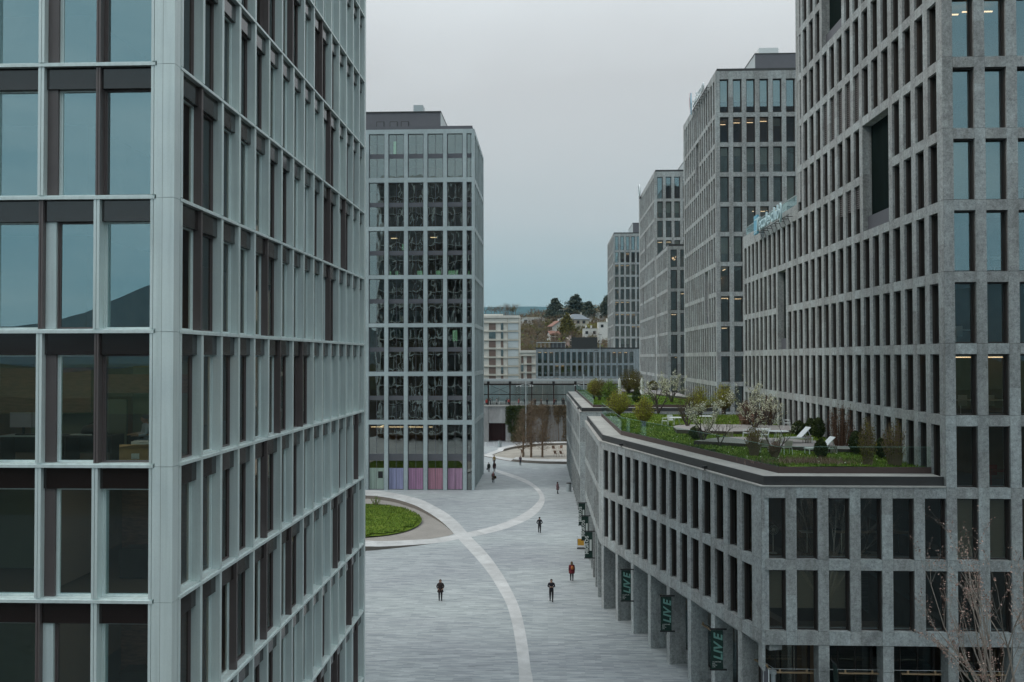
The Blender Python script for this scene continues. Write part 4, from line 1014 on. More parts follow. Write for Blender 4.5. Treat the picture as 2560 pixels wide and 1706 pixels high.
# ---------------------------------------------------------------- sky, sun, exposure
w = D.worlds.new('World'); sc.world = w; w.use_nodes = True; nt = w.node_tree
bg = nt.nodes['Background']
sky = N(nt, 'ShaderNodeTexSky', sky_type='NISHITA', sun_disc=False, sun_elevation=math.radians(48), sun_rotation=math.radians(252))
tc = N(nt, 'ShaderNodeTexCoord'); sep = N(nt, 'ShaderNodeSeparateXYZ'); nt.links.new(tc.outputs['Generated'], sep.inputs[0])
mr = N(nt, 'ShaderNodeMapRange'); mr.inputs['From Min'].default_value = 0; mr.inputs['From Max'].default_value = 1; nt.links.new(sep.outputs['Z'], mr.inputs[0])
cl = N(nt, 'ShaderNodeTexNoise', Scale=2.2, Detail=5., Roughness=.5, Distortion=.3); mp = N(nt, 'ShaderNodeMapping'); mp.inputs['Scale'].default_value = (1, 1, 3.2)
nt.links.new(tc.outputs['Generated'], mp.inputs[0]); nt.links.new(mp.outputs[0], cl.inputs['Vector'])
ad = N(nt, 'ShaderNodeMath', operation='MULTIPLY_ADD'); nt.links.new(cl.outputs['Fac'], ad.inputs[0]); ad.inputs[1].default_value = .16; ad.inputs[2].default_value = -.075
ad2 = N(nt, 'ShaderNodeMath', operation='ADD'); nt.links.new(ad.outputs[0], ad2.inputs[0]); nt.links.new(mr.outputs[0], ad2.inputs[1])
K = 1/.1
grad = ramp(nt, ad2.outputs[0], [(0, (.28, .355, .37)), (.06, (.31, .38, .395)), (.16, (.425, .445, .45)), (.30, (.487, .492, .495)), (.5, (.76, .80, .82)), (1, (1.14, 1.2, 1.23))])
vm = N(nt, 'ShaderNodeVectorMath', operation='SCALE'); bk = N(nt, 'ShaderNodeMapRange'); bk.inputs['From Min'].default_value = .15; bk.inputs['From Max'].default_value = -.75; nt.links.new(sep.outputs['Y'], bk.inputs[0])   # heavier blue grey cloud behind the camera
bz = N(nt, 'ShaderNodeMapRange'); bz.inputs['From Min'].default_value = .75; bz.inputs['From Max'].default_value = .35; nt.links.new(sep.outputs['Z'], bz.inputs[0])
bm_ = N(nt, 'ShaderNodeMath', operation='MULTIPLY'); nt.links.new(bk.outputs[0], bm_.inputs[0]); nt.links.new(bz.outputs[0], bm_.inputs[1])
c2 = N(nt, 'ShaderNodeTexNoise', Scale=3.5, Detail=6., Roughness=.55, Distortion=.4); mp2 = N(nt, 'ShaderNodeMapping'); mp2.inputs['Scale'].default_value = (1, 1, 4)
nt.links.new(tc.outputs['Generated'], mp2.inputs[0]); nt.links.new(mp2.outputs[0], c2.inputs['Vector'])
grad = mixc(nt, grad, mixc(nt, ramp(nt, c2.outputs['Fac'], [(.3, (.62, .86, .95)), (.7, (.98, 1.12, 1.15))]), (.58, .58, .58), 1.), bm_.outputs[0], 'MIX')
nt.links.new(grad, vm.inputs[0]); vm.inputs['Scale'].default_value = K
mx = N(nt, 'ShaderNodeMix', data_type='RGBA', blend_type='MIX'); mx.inputs[0].default_value = .04; nt.links.new(vm.outputs[0], mx.inputs[6]); nt.links.new(sky.outputs[0], mx.inputs[7])
nt.links.new(mx.outputs[2], bg.inputs['Color']); bg.inputs['Strength'].default_value = .1
sun = D.lights.new('sun', 'SUN'); sun.energy = .9; sun.angle = math.radians(14); sun.color = (1, .96, .9)
so = D.objects.new('sun', sun); COL.objects.link(so)
az, el = math.radians(252), math.radians(48); dv = Vector((math.sin(az)*math.cos(el), math.cos(az)*math.cos(el), math.sin(el)))
so.rotation_euler = dv.to_track_quat('Z', 'Y').to_euler(); so.location = (0, 0, 90)
sc.view_settings.view_transform = 'Standard'; sc.view_settings.look = 'None'; sc.view_settings.exposure = .40; sc.view_settings.gamma = 1
sc.render.engine = 'CYCLES'; sc.cycles.max_bounces = 7; sc.cycles.transparent_max_bounces = 10; sc.cycles.glossy_bounces = 4; sc.cycles.diffuse_bounces = 3

HZM = D.materials.new('haze_air'); HZM.use_nodes = True; n_ = HZM.node_tree; n_.nodes.clear(); o_ = n_.nodes.new('ShaderNodeOutputMaterial'); v_ = n_.nodes.new('ShaderNodeVolumePrincipled')
v_.inputs['Color'].default_value = (.42, .74, .88, 1); v_.inputs['Density'].default_value = 6e-5; v_.inputs['Anisotropy'].default_value = .1; n_.links.new(v_.outputs[0], o_.inputs['Volume'])
b = MB(); b.box(-9200, 9200, -6200, 9700, -1.5, 900, HZM); o = b.build('haze'); o['kind'] = 'stuff'; tag(o, 'thin bluish air between the camera and the far hills', 'haze'); sc.cycles.volume_bounces = 0
# ---------------------------------------------------------------- plants
def leafm(name, c1, c2, c3=None, rough=.7):
    def f(nt, b):
        g = N(nt, 'ShaderNodeNewGeometry'); st = [(0, c1), (.6, c2)]+([(1, c3)] if c3 else [])
        nt.links.new(ramp(nt, g.outputs['Random Per Island'], st), b.inputs['Base Color'])
    return mat(name, c2, rough, spec=.2, build=f)
BARK = mat('bark', (.07, .055, .045), .9, build=noisy(8, .3)); BARKP = mat('pale_bark', (.27, .235, .2), .85, build=noisy(5, .25)); TWIG = mat('brown_twigs', (.20, .14, .095), .9); TWIGG = mat('grey_twigs', (.13, .115, .10), .9)
YG = leafm('willow_leaves', (.15, .15, .02), (.29, .30, .03), (.38, .38, .06)); GRN = leafm('green_leaves', (.05, .09, .015), (.13, .22, .025), (.2, .3, .04))
DKG = leafm('dark_evergreen', (.02, .035, .012), (.045, .065, .02), (.08, .10, .03)); OLV = leafm('olive_leaves', (.07, .065, .015), (.14, .12, .025), (.2, .18, .04))
BLS = leafm('cream_blossom', (.32, .34, .2), (.62, .62, .46), (.75, .74, .62)); RUS = leafm('russet_twigs', (.08, .04, .025), (.16, .09, .06), (.24, .15, .10)); IVY = leafm('ivy_leaves', (.02, .034, .01), (.05, .07, .018), (.08, .10, .03))
CRE = leafm('dry_creeper', (.07, .05, .03), (.16, .115, .065), (.26, .20, .12)); BUD = leafm('pink_buds', (.20, .12, .10), (.36, .24, .20), (.46, .34, .28)); CED = leafm('cedar_needles', (.035, .048, .038), (.075, .092, .072), (.12, .14, .10))
def rv(rr, s=1): return Vector((rr.uniform(-s, s), rr.uniform(-s, s), rr.uniform(-s, s)))
def leaf(b, p, s, m, rr, flat=0):
    n = rv(rr); n.z += flat
    if n.length < .01: n = Vector((0, 0, 1))
    n.normalize(); a = n.orthogonal().normalized(); a = Matrix.Rotation(rr.uniform(0, 6.28), 3, n) @ a; c = n.cross(a)
    l, w = s*rr.uniform(.7, 1.3), s*rr.uniform(.35, .6)
    b.poly([p-a*l*.5, p+c*w*.5, p+a*l*.5, p-c*w*.5], m)
def branchy(b, p, d, L, r, depth, rr, m, tips, spread=.6, up=.12, seg=3, kids=(2, 4), shrink=.68, n=5):
    pts = [Vector(p)]; rad = [r]; dd = Vector(d).normalized()
    for i in range(seg):
        dd = (dd+rv(rr, .16)+Vector((0, 0, up))).normalized(); pts.append(pts[-1]+dd*L/seg); rad.append(r*(1-.55*(i+1)/seg))
    b.tube(pts, rad, m, n if depth > 1 else 3, cap=False)
    if depth <= 0: tips.append((pts[-1], dd)); tips.append((pts[-2], dd)); return
    for k in range(rr.randint(*kids)):
        i = rr.randint(max(1, seg-2), seg); nd = (dd+rv(rr, spread)).normalized()
        branchy(b, pts[i], nd, L*shrink*rr.uniform(.75, 1.2), rad[i]*.72, depth-1, rr, m, tips, spread, up, max(2, seg-1), kids, shrink, n)
def dome_shrub(rr, h, w, lm, tm=TWIG, n=900, stems=70, ls=.09, trunk=.35, bare=.0, base=.08):
    """many thin stems fanning out of a short stool, leaves towards their ends"""
    s = MB(); c = MB()
    s.tube([(0, 0, -.1), (.02, 0, trunk*.6), (0, .02, trunk)], [.16*h/2, .13*h/2, .1*h/2], BARK, 6)
    ends = []
    for i in range(stems):
        t = rr.uniform(0, 6.28); q = math.sqrt(rr.random()); dx = math.cos(t)*q*w/2; dy = math.sin(t)*q*w/2
        top = trunk+(h-trunk)*(math.sqrt(max(0, 1-q*q*.82)))*rr.uniform(.82, 1.06)
        pts = [Vector((dx*base, dy*base, trunk*.8 if base < .2 else -.05)), Vector((dx*.6, dy*.6, trunk+(top-trunk)*.42)), Vector((dx, dy, top))]
        s.tube(pts, [.02, .013, .005], tm, 3, cap=False); ends.append(pts)
    for i in range(n):
        p = rr.choice(ends); t = rr.uniform(bare, 1); q = p[1]+(p[2]-p[1])*t if rr.random() < .75 else p[0]+(p[1]-p[0])*rr.uniform(.5, 1)
        leaf(c, q+rv(rr, .09*h/2), ls, lm, rr)
    return s, c
def ball_shrub(rr, h, w, lm, n=700, ls=.08):
    s = MB(); c = MB(); s.tube([(0, 0, -.1), (0, 0, h*.4)], [.05, .03], BARK, 5)
    for i in range(n):
        v = rv(rr); v.normalize(); q = rr.uniform(.55, 1)**.5; z = h*.52+v.z*h*.48*q; k = 1-.25*max(0, v.z)
        bump = 1+.18*math.sin(v.x*5+h*7)*math.cos(v.y*6)
        leaf(c, Vector((v.x*w/2*q*k*bump, v.y*w/2*q*k*bump, z)), ls, lm, rr)
    return s, c
def blossom(rr, h, w, lm, n=500, ls=.12, low=.3, stems=4, bm=None):
    s = MB(); c = MB(); tips = []
    for i in range(stems):
        t = 6.28*i/stems+rr.uniform(-.4, .4); branchy(s, (0, 0, 0), (math.cos(t)*.55*w/h, math.sin(t)*.55*w/h, 1), h*.42, .055*h/2.4, 3, rr, bm or BARK, tips, spread=.75*w/h, up=.08)
    for i in range(n):
        p, d = rr.choice(tips); leaf(c, p-d*rr.uniform(0, .35)+rv(rr, .14), ls*rr.uniform(.6, 1.2), lm, rr)
    return s, c
def plant_at(nm, label, cat, parts, loc, group=None, pn=('stems', 'foliage')):
    t = thing(nm, label, cat, loc, group=group)
    for mb, n in zip(parts, pn):
        if mb and mb.f: mb.build(n, t)
    return t
def gz(px, py): p = on_z(px, py, 13.68); return Vector((p.x, p.y, lawn_z(p.x, p.y)-.02))

# lawns of the roof gardens
in1 = OFF1(1.85); P1L = [(20.0, in1[0][1]), in1[1], in1[2], in1[3], (20.0, 92.5)]
path1 = [(9.8, 60.8), (15.5, 57.0), (18.6, 55.5), (19.2, 59), (16.5, 62.5), (12.8, 63.8)]
path2 = [(10.0, 70.2), (14.2, 68.6), (19.6, 70.5), (19.6, 74.5), (13.4, 75.8), (10.5, 74.4)]
lawn('roof_lawn', P1L, lawn_z, .7, 30000, .09, 'green roof lawn with trees and white chairs above the arcade', holes=(path1, path2))
in2 = OFF2(1.85); P2L = [(20.3, in2[0][1]), in2[1], in2[2], (20.0, 162)]
path3 = [(14.5, 150), (19.5, 128), (20.2, 128), (20.2, 152), (16, 161), (8, 161), (9, 150)]
lawn('roof_lawn', P2L, lawn_z, .9, 16000, .1, 'far roof lawn with closed parasols and round willow shrubs', holes=(path3,))
PVR = mat('terrace_paving', (.30, .285, .275), .85, build=noisy(3, .15, world=True, rnd=.1, big=.1))
for pp in (path1, path2, path3):
    b = MB(); q = smooth(pp+[pp[0]], 5)[:-1]; b.prism(q, 13.5, 13.93, mat('terrace_edge', (.06, .045, .04), .7), PVR); structure(b.build('terrace'))

# round willow shrubs
protos = {}
WG = 'round willow shrubs of the roof gardens'
wil = [(1400+430*0+690/4.706, 960+395/4.706, 2.9, 2.7, YG, 'round yellow green willow shrub beside the glass corner of the nearer roof garden'),
       (1400+985/4.706, 960+505/4.706, 2.6, 1.9, YG, 'narrow yellow green willow shrub in the nearer lawn, left of the first white chairs'),
       (1440+490/8.404, 940+510/8.404, 3.1, 2.8, OLV, 'brownish willow shrub at the far left end of the far roof lawn'),
       (1440+370/8.404, 940+490/8.404, 3.0, 2.0, YG, 'yellowish willow shrub outermost towards the plaza on the far roof lawn'),
       (1440+715/8.404, 940+585/8.404, 3.1, 2.6, GRN, 'fresh green round shrub just left of the first closed parasol'),
       (1440+1100/8.404, 940+380/8.404, 4.3, 3.4, OLV, 'large brown green shrub between the two front parasols'),
       (1440+1270/8.404, 940+400/8.404, 4.0, 2.5, OLV, 'upright brownish shrub touching the right hand parasol'),
       (1400+1640/4.706, 960+375/4.706, 3.1, 2.9, YG, 'round yellow green willow shrub in front of the tower with blinds, left of its corner'),
       (1400+1925/4.706, 960+350/4.706, 3.2, 2.5, YG, 'round yellow green willow shrub below the corner of the tower with blinds')]
for i, (x, y, h, w_, lm, lb) in enumerate(wil):
    rr = random.Random(100+i); loc = gz(x, y)
    plant_at('willow_shrub', lb, 'shrub', dome_shrub(rr, h, w_, lm, n=3200, stems=120, ls=.12 if loc.y < 100 else .17), loc, WG)
# trees in blossom
for i, (x, y, h, w_, lm, n, ls, lb, st) in enumerate([
    (1400+1680/4.706, 960+700/4.706, 3.4, 3.0, BLS, 1500, .12, 'small tree in white blossom with a thick low fork, nearest the glass balustrade', 3),
    (1400+1880/4.706, 960+745/4.706, 2.4, 1.9, OLV, 160, .07, 'nearly bare small forked tree right of the thick low forked one', 2),
    (1400+1500/4.706, 960+530/4.706, 3.2, 2.4, OLV, 260, .09, 'bare brown multi stemmed small tree by the terrace table', 4),
    (1400+1155/4.706, 960+350/4.706, 4.6, 3.6, BLS, 900, .15, 'slim tree with pale blossom rising across the far fascia', 3),
    (1440+2010/8.404, 940+560/8.404, 4.6, 3.9, BLS, 1500, .17, 'pale blossoming tree on the far lawn in front of the lower granite block', 4),
    (1700+1470/7.843, 1000+600/7.843, 4.2, 3.3, BLS, 1700, .13, 'tall tree in white blossom against the striped facade, middle of the nearer garden', 4),
    (1700+1770/7.843, 1000+560/7.843, 4.0, 2.6, BLS, 800, .13, 'tree in white blossom behind the round table, beside the stone piers', 3),
    (1700+1890/7.843, 1000+1105/7.843, 2.9, 2.8, BLS, 450, .10, 'low spreading tree with few blossoms in front of the mesh back chairs', 2),
    (1400+1500/4.706, 960+420/4.706, 3.4, 3.0, OLV, 500, .09, 'brown budding tree between the two terraces', 4)]):
    rr = random.Random(200+i); plant_at('blossom_tree', lb, 'tree', blossom(rr, h, w_, lm, n, ls, stems=st), gz(x, y), 'small trees of the roof gardens', ('trunk', 'crown'))
# dark evergreen balls
for i, (x, y, h, w_, lb) in enumerate([
    (1900+815/5.348, 1050+505/5.348, 1.35, .85, 'small dark evergreen bush in front of the nearer lounger'),
    (1900+1290/5.348, 1050+465/5.348, 1.6, 1.05, 'dark evergreen bush by the third stone pier, right of the tall brown shrub'),
    (1900+1620/5.348, 1050+505/5.348, 1.35, .8, 'slim dark evergreen bush further right along the stone piers'),
    (1900+680/5.348, 1050+225/5.348, 1.55, 1.0, 'left one of a pair of dark evergreen bushes behind the loungers'),
    (1900+780/5.348, 1050+255/5.348, 1.75, 1.15, 'right one of a pair of dark evergreen bushes behind the loungers'),
    (1900+520/5.348, 1050+215/5.348, 1.3, 1.2, 'wide dark evergreen bush left of the pair, behind the far lounger'),
    (1700+310/7.843, 1000+770/7.843, 1.1, 1.1, 'low dark bush at the foot of the blossoming tree with the low fork'),
    (1440+1275/8.404, 940+570/8.404, 2.0, 1.4, 'dark evergreen bush beside the dark bench on the far lawn'),
    (1440+1620/8.404, 940+330/8.404, 2.2, 2.2, 'dark olive bush at the back of the far lawn, below the lower granite block')]):
    rr = random.Random(300+i); plant_at('evergreen_bush', lb, 'bush', ball_shrub(rr, h*.88, w_*.85, DKG if i not in (8,) else OLV, 2400, .15), gz(x, y), 'dark evergreen bushes of the roof gardens')
# upright brown or reedy shrubs
for i, (x, y, h, w_, lm, n, lb) in enumerate([
    (1900+1075/5.348, 1050+395/5.348, 3.0, 1.9, RUS, 500, 'tall russet twiggy shrub between the lounger and the stone piers'),
    (1900+1440/5.348, 1050+595/5.348, 2.7, 1.0, OLV, 900, 'narrow upright olive brown shrub near the front edge of the lawn'),
    (1900+1800/5.348, 1050+590/5.348, 2.6, 1.5, OLV, 450, 'loose thin shrub near the right end of the glass balustrade'),
    (1900+190/5.348, 1050+495/5.348, 1.0, .8, RUS, 250, 'small reddish twig bush at the corner of the glass balustrade'),
    (1700+1450/7.843, 1000+1100/7.843, 1.9, 1.1, OLV, 380, 'round twiggy bush with a few blooms at the terrace edge'),
    (1700+1300/7.843, 1000+520/7.843, 2.3, 1.8, RUS, 1500, 'dense russet bush behind the wooden chairs'),
    (1700+1560/7.843, 1000+540/7.843, 1.7, 1.6, RUS, 900, 'russet bush behind the round table'),
    (1900+130/5.348, 1050+80/5.348, 2.8, 1.4, RUS, 500, 'brown twig shrub standing against the stone piers behind the blossoms')]):
    rr = random.Random(400+i); s_, c_ = dome_shrub(rr, h, w_, lm, RUS if i in (0, 5, 6, 7) else TWIG, n=int(n*1.8), stems=110, ls=.11, trunk=.12, base=.42); plant_at('upright_shrub', lb, 'shrub', (s_, c_), gz(x, y), 'upright brown shrubs of the roof garden')
rr = random.Random(5); b = MB()
for i in range(1500):
    x, y = rr.gauss(14.6, 1.3), rr.gauss(50.3, .5); z = lawn_z(x, y); h = rr.uniform(.1, .4); b.poly([(x, y, z), (x+.02, y, z), (x+rr.uniform(-.15, .15), y+rr.uniform(-.1, .1), z+h)], RUS if rr.random() < .5 else BUD)
o = b.build('dry_groundcover'); tag(o, 'patch of dry brownish ground cover in the lawn behind the front balustrade', 'ground cover'); o['kind'] = 'stuff'
b = MB()
for i in range(170):
    x, y = rr.uniform(6, 20), rr.uniform(49, 90)
    if not inside((x, y), P1L) or inside((x, y), path1) or inside((x, y), path2): continue
    z = lawn_z(x, y)+.1; b.poly([(x-.03, y, z), (x+.03, y, z), (x+.03, y+.03, z+.04), (x-.03, y+.03, z+.04)], BLS)
o = b.build('lawn_daisies'); tag(o, 'tiny pale flowers scattered over the roof lawn', 'flowers'); o['kind'] = 'stuff'

# far bed: bare trees
def fastigiate(rr, h, w, tm, n=420, lm=None, nl=0, low=.12):
    s = MB(); c = MB(); s.tube([(0, 0, -.2), (.05, 0, h*.4), (0, .05, h*.97)], [.022*h, .014*h, .01], tm, 7)
    for i in range(n):
        z = h*rr.uniform(low, .97); t = rr.uniform(0, 6.28); L = w/2*(1-(z/h)**1.6)*rr.uniform(.5, 1.1)+.25; d = Vector((math.cos(t), math.sin(t), rr.uniform(.15, .7)))
        p = Vector((0, 0, z)); e = p+d*L; s.tube([p, p+d*L*.5+rv(rr, .1), e], [.018, .010, .004], tm, 3, cap=False)
        for q in range(3):
            a = p+d*L*rr.uniform(.3, 1); s.tube([a, a+rv(rr, .5)+Vector((0, 0, .35))], [.009, .004], tm, 3, cap=False)
        if lm:
            for q in range(nl): leaf(c, p+d*L*rr.uniform(.2, 1)+rv(rr, .3), .3, lm, rr)
    return s, c
for i, (x, y, h, w_, lb) in enumerate([(-3.2, 176.9, 11.2, 8.5, 'larger bare brown tree with a thick trunk in the round gravel bed'), (-1.0, 177.3, 10.4, 7.5, 'bare brown tree just right of the larger one in the round gravel bed'), (-4.8, 177.6, 9.5, 6.5, 'thin bare brown tree left of the larger one in the round gravel bed')]):
    plant_at('bare_tree', lb, 'tree', fastigiate(random.Random(500+i), h, w_, TWIG, 330, CRE, 1), (x, y, 0), 'bare trees in the far gravel bed', ('trunk', 'crown'))
# ivy and creepers on the wall
def wall_plant(nm, label, boxes, lm, n, ls, seed, depth=.5):
    rr = random.Random(seed); t = thing(nm, label, 'climbing plant', (boxes[0][0], 208.9, 0)); b = MB(); s = MB()
    tot = sum((x1-x0)*(z1-z0) for x0, x1, z0, z1, d in boxes)
    for x0, x1, z0, z1, dens in boxes:
        for i in range(int(n*(x1-x0)*(z1-z0)/tot)):
            x = rr.uniform(x0, x1); z = rr.uniform(z0, z1); k = noise.noise(Vector((x*.55, z*.16, seed)))
            if k < dens-.3: continue
            leaf(b, Vector((x+rr.gauss(0, .12)-boxes[0][0], -rr.uniform(.02, depth)*(1+k), z)), ls, lm, rr)
        for i in range(int((x1-x0)*4)):
            x = rr.uniform(x0, x1)-boxes[0][0]; s.tube([(x, -.05, z1), (x+rr.gauss(0, .15), -.12, (z0+z1)/2), (x+rr.gauss(0, .3), -.06, z0)], .025, TWIG, 3, cap=False)
    b.build('leaves', t); s.build('vines', t)
wall_plant('ivy', 'dense dark green ivy hanging down the concrete wall left of the bare trees', [(-9.0, -5.2, 2.2, 8.5, -.3), (-9.6, -7.5, 4.0, 8.3, .1), (-8.4, -4.8, .2, 3, -.1)], IVY, 9000, .3, 3, .7)
wall_plant('creeper', 'dry brown creeper with green tips covering the concrete wall behind the bare trees', [(-5, 4.6, .2, 8.5, .2), (-5, 4.6, 6.2, 8.6, .0)], CRE, 12000, .26, 8, .4)

# foreground tree at the lower right
def front_tree():
    rr = random.Random(17); s = MB(); c = MB(); tips = []
    t = thing('budding_tree', 'bare tree with pale stems and pinkish buds in the lower right corner', 'tree', (17.9, 34.5, 0))
    s.tube([(0, 0, -.1), (.1, 0, 2), (.05, .1, 4.0)], [.19, .16, .14], BARKP, 8, cap=False)
    for dx, dy, L in ((-.42, .1, 5.0), (-.2, -.3, 5.4), (-.6, .1, 4.4), (-.3, .3, 5.6), (.25, -.4, 5.2), (-.45, .5, 5.2), (0, .1, 6.2), (.12, .25, 5.6), (.4, -.1, 5.0), (-.62, .0, 3.6), (.7, .2, 4.2), (-.05, .5, 5.0), (-.5, -.45, 3.4)):
        branchy(s, (.05, .1, 3.4+rr.uniform(-.6, .5)), (dx, dy, 1), L, .075, 3, rr, BARKP, tips, spread=.5, up=.10, seg=4, kids=(3, 4), shrink=.52, n=5)
    for p, d in tips:
        for q in range(4): leaf(c, p-d*rr.uniform(0, .4)+rv(rr, .06), .09, BUD, rr)
    s.build('trunk', t); c.build('buds', t)
front_tree()

# hillside planting
def cedar(rr, h, w, n=12, flat=.35, col=CED):
    s = MB(); c = MB(); s.tube([(0, 0, -2), (0, 0, h*.95)], [.03*h, .008*h], BARK, 6)
    for i in range(n):
        z = h*(.22+.76*i/(n-1)); rad = w/2*(1-max(0,(z/h-.22)/.8)**1.5*.82)*rr.uniform(.7, 1.15)
        for a in range(rr.randint(5, 8)):
            t = rr.uniform(0, 6.28); L = rad*rr.uniform(.55, 1.1); e = Vector((math.cos(t)*L, math.sin(t)*L, z+rr.uniform(-.3, .6)))
            s.tube([(0, 0, z-.4), e*.6+Vector((0, 0, z*.4)), e], [.10, .07, .03], BARK, 3, cap=False)
            for q in range(60):
                k = rr.uniform(.3, 1.05); p = Vector((e.x*k, e.y*k, z*(1-k)+e.z*k)); leaf(c, p+Vector((rr.gauss(0, .2*L+.2), rr.gauss(0, .2*L+.2), rr.gauss(0, flat))), 1.25, col, rr, .8)
    return s, c
def crown_tree(rr, h, w, lm, n, ls, tm=BARK, clump=9, depth=3):
    s = MB(); c = MB(); tips = []
    s.tube([(0, 0, -2), (.1, 0, h*.35)], [.028*h, .02*h], tm, 6, cap=False)
    for i in range(5):
        t = 6.28*i/5+rr.uniform(-.4, .4); branchy(s, (0, 0, h*.3), (math.cos(t)*w/h, math.sin(t)*w/h, .9), h*.34, .014*h, depth, rr, tm, tips, spread=.7, up=.05, kids=(2, 4), shrink=.66, n=4)
    if n:
        for i in range(n):
            p, d = rr.choice(tips); leaf(c, p+rv(rr, h*.05), ls, lm, rr)
    return s, c
hills = [
 ('cedar_tree', 1190+1330/6.723, 740+460/6.723, 27, 20, 'c', 'layered dark cedar on the hill behind the red roofed house, the left of three'),
 ('cedar_tree', 1190+1680/6.723, 740+400/6.723, 27, 22, 'c', 'tallest broad topped cedar on the hilltop behind the villa'),
 ('cedar_tree', 1190+1890/6.723, 740+440/6.723, 22, 18, 'c', 'lower spreading cedar right of the villa'),
 ('pine_tree', 1190+1530/6.723, 740+730/6.723, 20, 15, 'p', 'big dark pine in front of the villa, above the grey office block'),
 ('conifer', 1190+2190/6.723, 740+420/6.723, 24, 12, 'p', 'dark conifer half hidden by the most distant tower'),
]
for i, (nm, x, y, h, w_, k, lb) in enumerate(hills):
    p = at_hill(x, y); sc_ = (p.y-0)/430.; hh = h*sc_*(.42 if i != 3 else .5)
    rr = random.Random(600+i); parts = cedar(rr, hh, w_*sc_*.5, 13, .25) if k == 'c' else cedar(rr, hh, w_*sc_*.6, 17, .9, OLV if i == 3 else CED)
    plant_at(nm, lb, 'tree', parts, p, 'evergreens on the hill', ('trunk', 'crown'))
base = []
for k in range(6):
    rr = random.Random(700+k); parts = crown_tree(rr, 12, 9, (CRE, OLV, CRE, RUS, YG, CRE)[k], (700, 900, 350, 500, 1300, 0)[k], .42, TWIGG if k % 2 else TWIG)
    base.append([mb.mesh(n) if mb.f else None for mb, n in zip(parts, ('trunk', 'crown'))])
rr = random.Random(41); kinds = ['grey brown bare tree', 'olive tinged tree', 'thinly leaved brown tree', 'russet twigged tree', 'fresh light green tree', 'completely bare tree']
spots = []
for i in range(290):
    x = rr.uniform(1225, 1530); y = rr.uniform(808, 905) if rr.random() < .8 else rr.uniform(795, 815)
    if x > 1395 and y > 880: continue
    spots.append((x, y, rr.choice((0, 0, 1, 2, 3, 5, 0)), rr.uniform(.8, 1.35)))
spots += [(1300+q*9, 835+(q*37 % 50), (0, 2, 1, 3, 0)[q % 5], .95) for q in range(8)]+[(1400+q*11, 850+(q*23 % 34), (0, 3, 2)[q % 3], .9) for q in range(11)]
spots += [(1470, 840, 4, 1.1), (1484, 836, 4, 1.0), (1456, 848, 4, .9), (1492, 842, 4, .8), (1345, 880, 4, .6), (1282, 800, 5, 1.5), (1300, 803, 5, 1.45), (1268, 803, 2, 1.2), (1214, 806, 5, 1.3)]
for x, y, k, s_ in spots:
    p = at_hill(x, y)
    if p.y > 900 or (x > 1395 and x < 1480 and 805 < y < 838 and k not in (4,)): continue
    t = thing('hillside_tree', kinds[k]+' among the trees covering the slope behind the railway', 'tree', p, rr.uniform(0, 6.28), 'trees on the slope')
    s_ *= (.42 if y > 815 else .34)*p.y/420.; t.scale = (s_, s_, s_*rr.uniform(.85, 1.15))
    for me, n in zip(base[k], ('trunk', 'crown')):
        if me: link(n, me, t)
# undergrowth on the slope
b = MB(); rr = random.Random(9)
for i in range(16000):
    y = 288+rr.random()**1.3*330; x = rr.uniform(-.10, .09)*y; z = hill_z(x, y); leaf(b, Vector((x, y, z+rr.uniform(0, 3))), rr.uniform(.8, 1.8), CRE if rr.random() < .75 else (OLV if rr.random() < .7 else GRN), rr)
o = b.build('undergrowth'); tag(o, 'brown undergrowth and scrub covering the slope', 'undergrowth'); o['kind'] = 'stuff'
# houses on the hill
def H_(nm, lb, px, py, w, d, h, rh, rot, wall, roofm, **k):
    p = at_hill(px, py); s = .66*p.y/420.; return house(nm, lb, p.x, p.y, p.z-.6, w*s, d*s, h*s, rh*s, rot, wall, roofm, **k)
H_('house', 'white house with a red tiled roof on the slope, left of the dark pine', 1190+1370/6.723, 740+690/6.723, 8, 11, 8, 3.6, -1.15, WHT, TILE)
H_('villa', 'large cream villa with a grey hipped roof and rooftop belvedere, on the hilltop', 1190+1690/6.723, 740+585/6.723, 15, 11, 8.5, 3.4, .25, CREAM, SLATE, wins=((.15, .5), (.42, .5), (.7, .5)), hip=3)
H_('villa', 'cream wing with a grey roof and green shutters left of the large villa', 1190+1525/6.723, 740+510/6.723, 7, 7, 5.5, 2.2, -.5, CREAM, SLATE, hip=2)
H_('house', 'small white house with a red roof at the foot of the slope', 1190+1300/6.723, 740+760/6.723, 7, 7, 5.5, 2.0, .3, WHT, TILE)
H_('house', 'small pinkish house with a pale roof just behind the black roof box', 1190+1560/6.723, 740+850/6.723, 5.5, 5, 4.5, 1.8, .9, mat('pink_render', (.36, .28, .26), .8), mat('pale_roof', (.34, .3, .28), .8))
def modern(nm, lb, px, py, blocks, cat='building'):
    p = at_hill(px, py); s = p.y/420.; t = thing(nm, lb, cat, p)
    b = MB()
    for x0, x1, y0, y1, z0, z1 in blocks: b.box(x0*s, x1*s, y0*s, y1*s, z0*s, z1*s, WHT); b.box((x0-.1)*s, (x1+.1)*s, (y0-.1)*s, (y1+.1)*s, z1*s, (z1+.25)*s, BEIGE)
    b.build('walls', t)
    for x0, x1, y0, y1, z0, z1 in blocks:
        n = max(1, int((x1-x0)/3))
        for i in range(n):
            f = MB(); a = x0+(i+.3)*(x1-x0)/n; f.box(a*s, (a+1.3)*s, (y0-.06)*s, (y0-.002)*s, (z1-2.4)*s, (z1-1)*s, DG2); f.build('window', t)
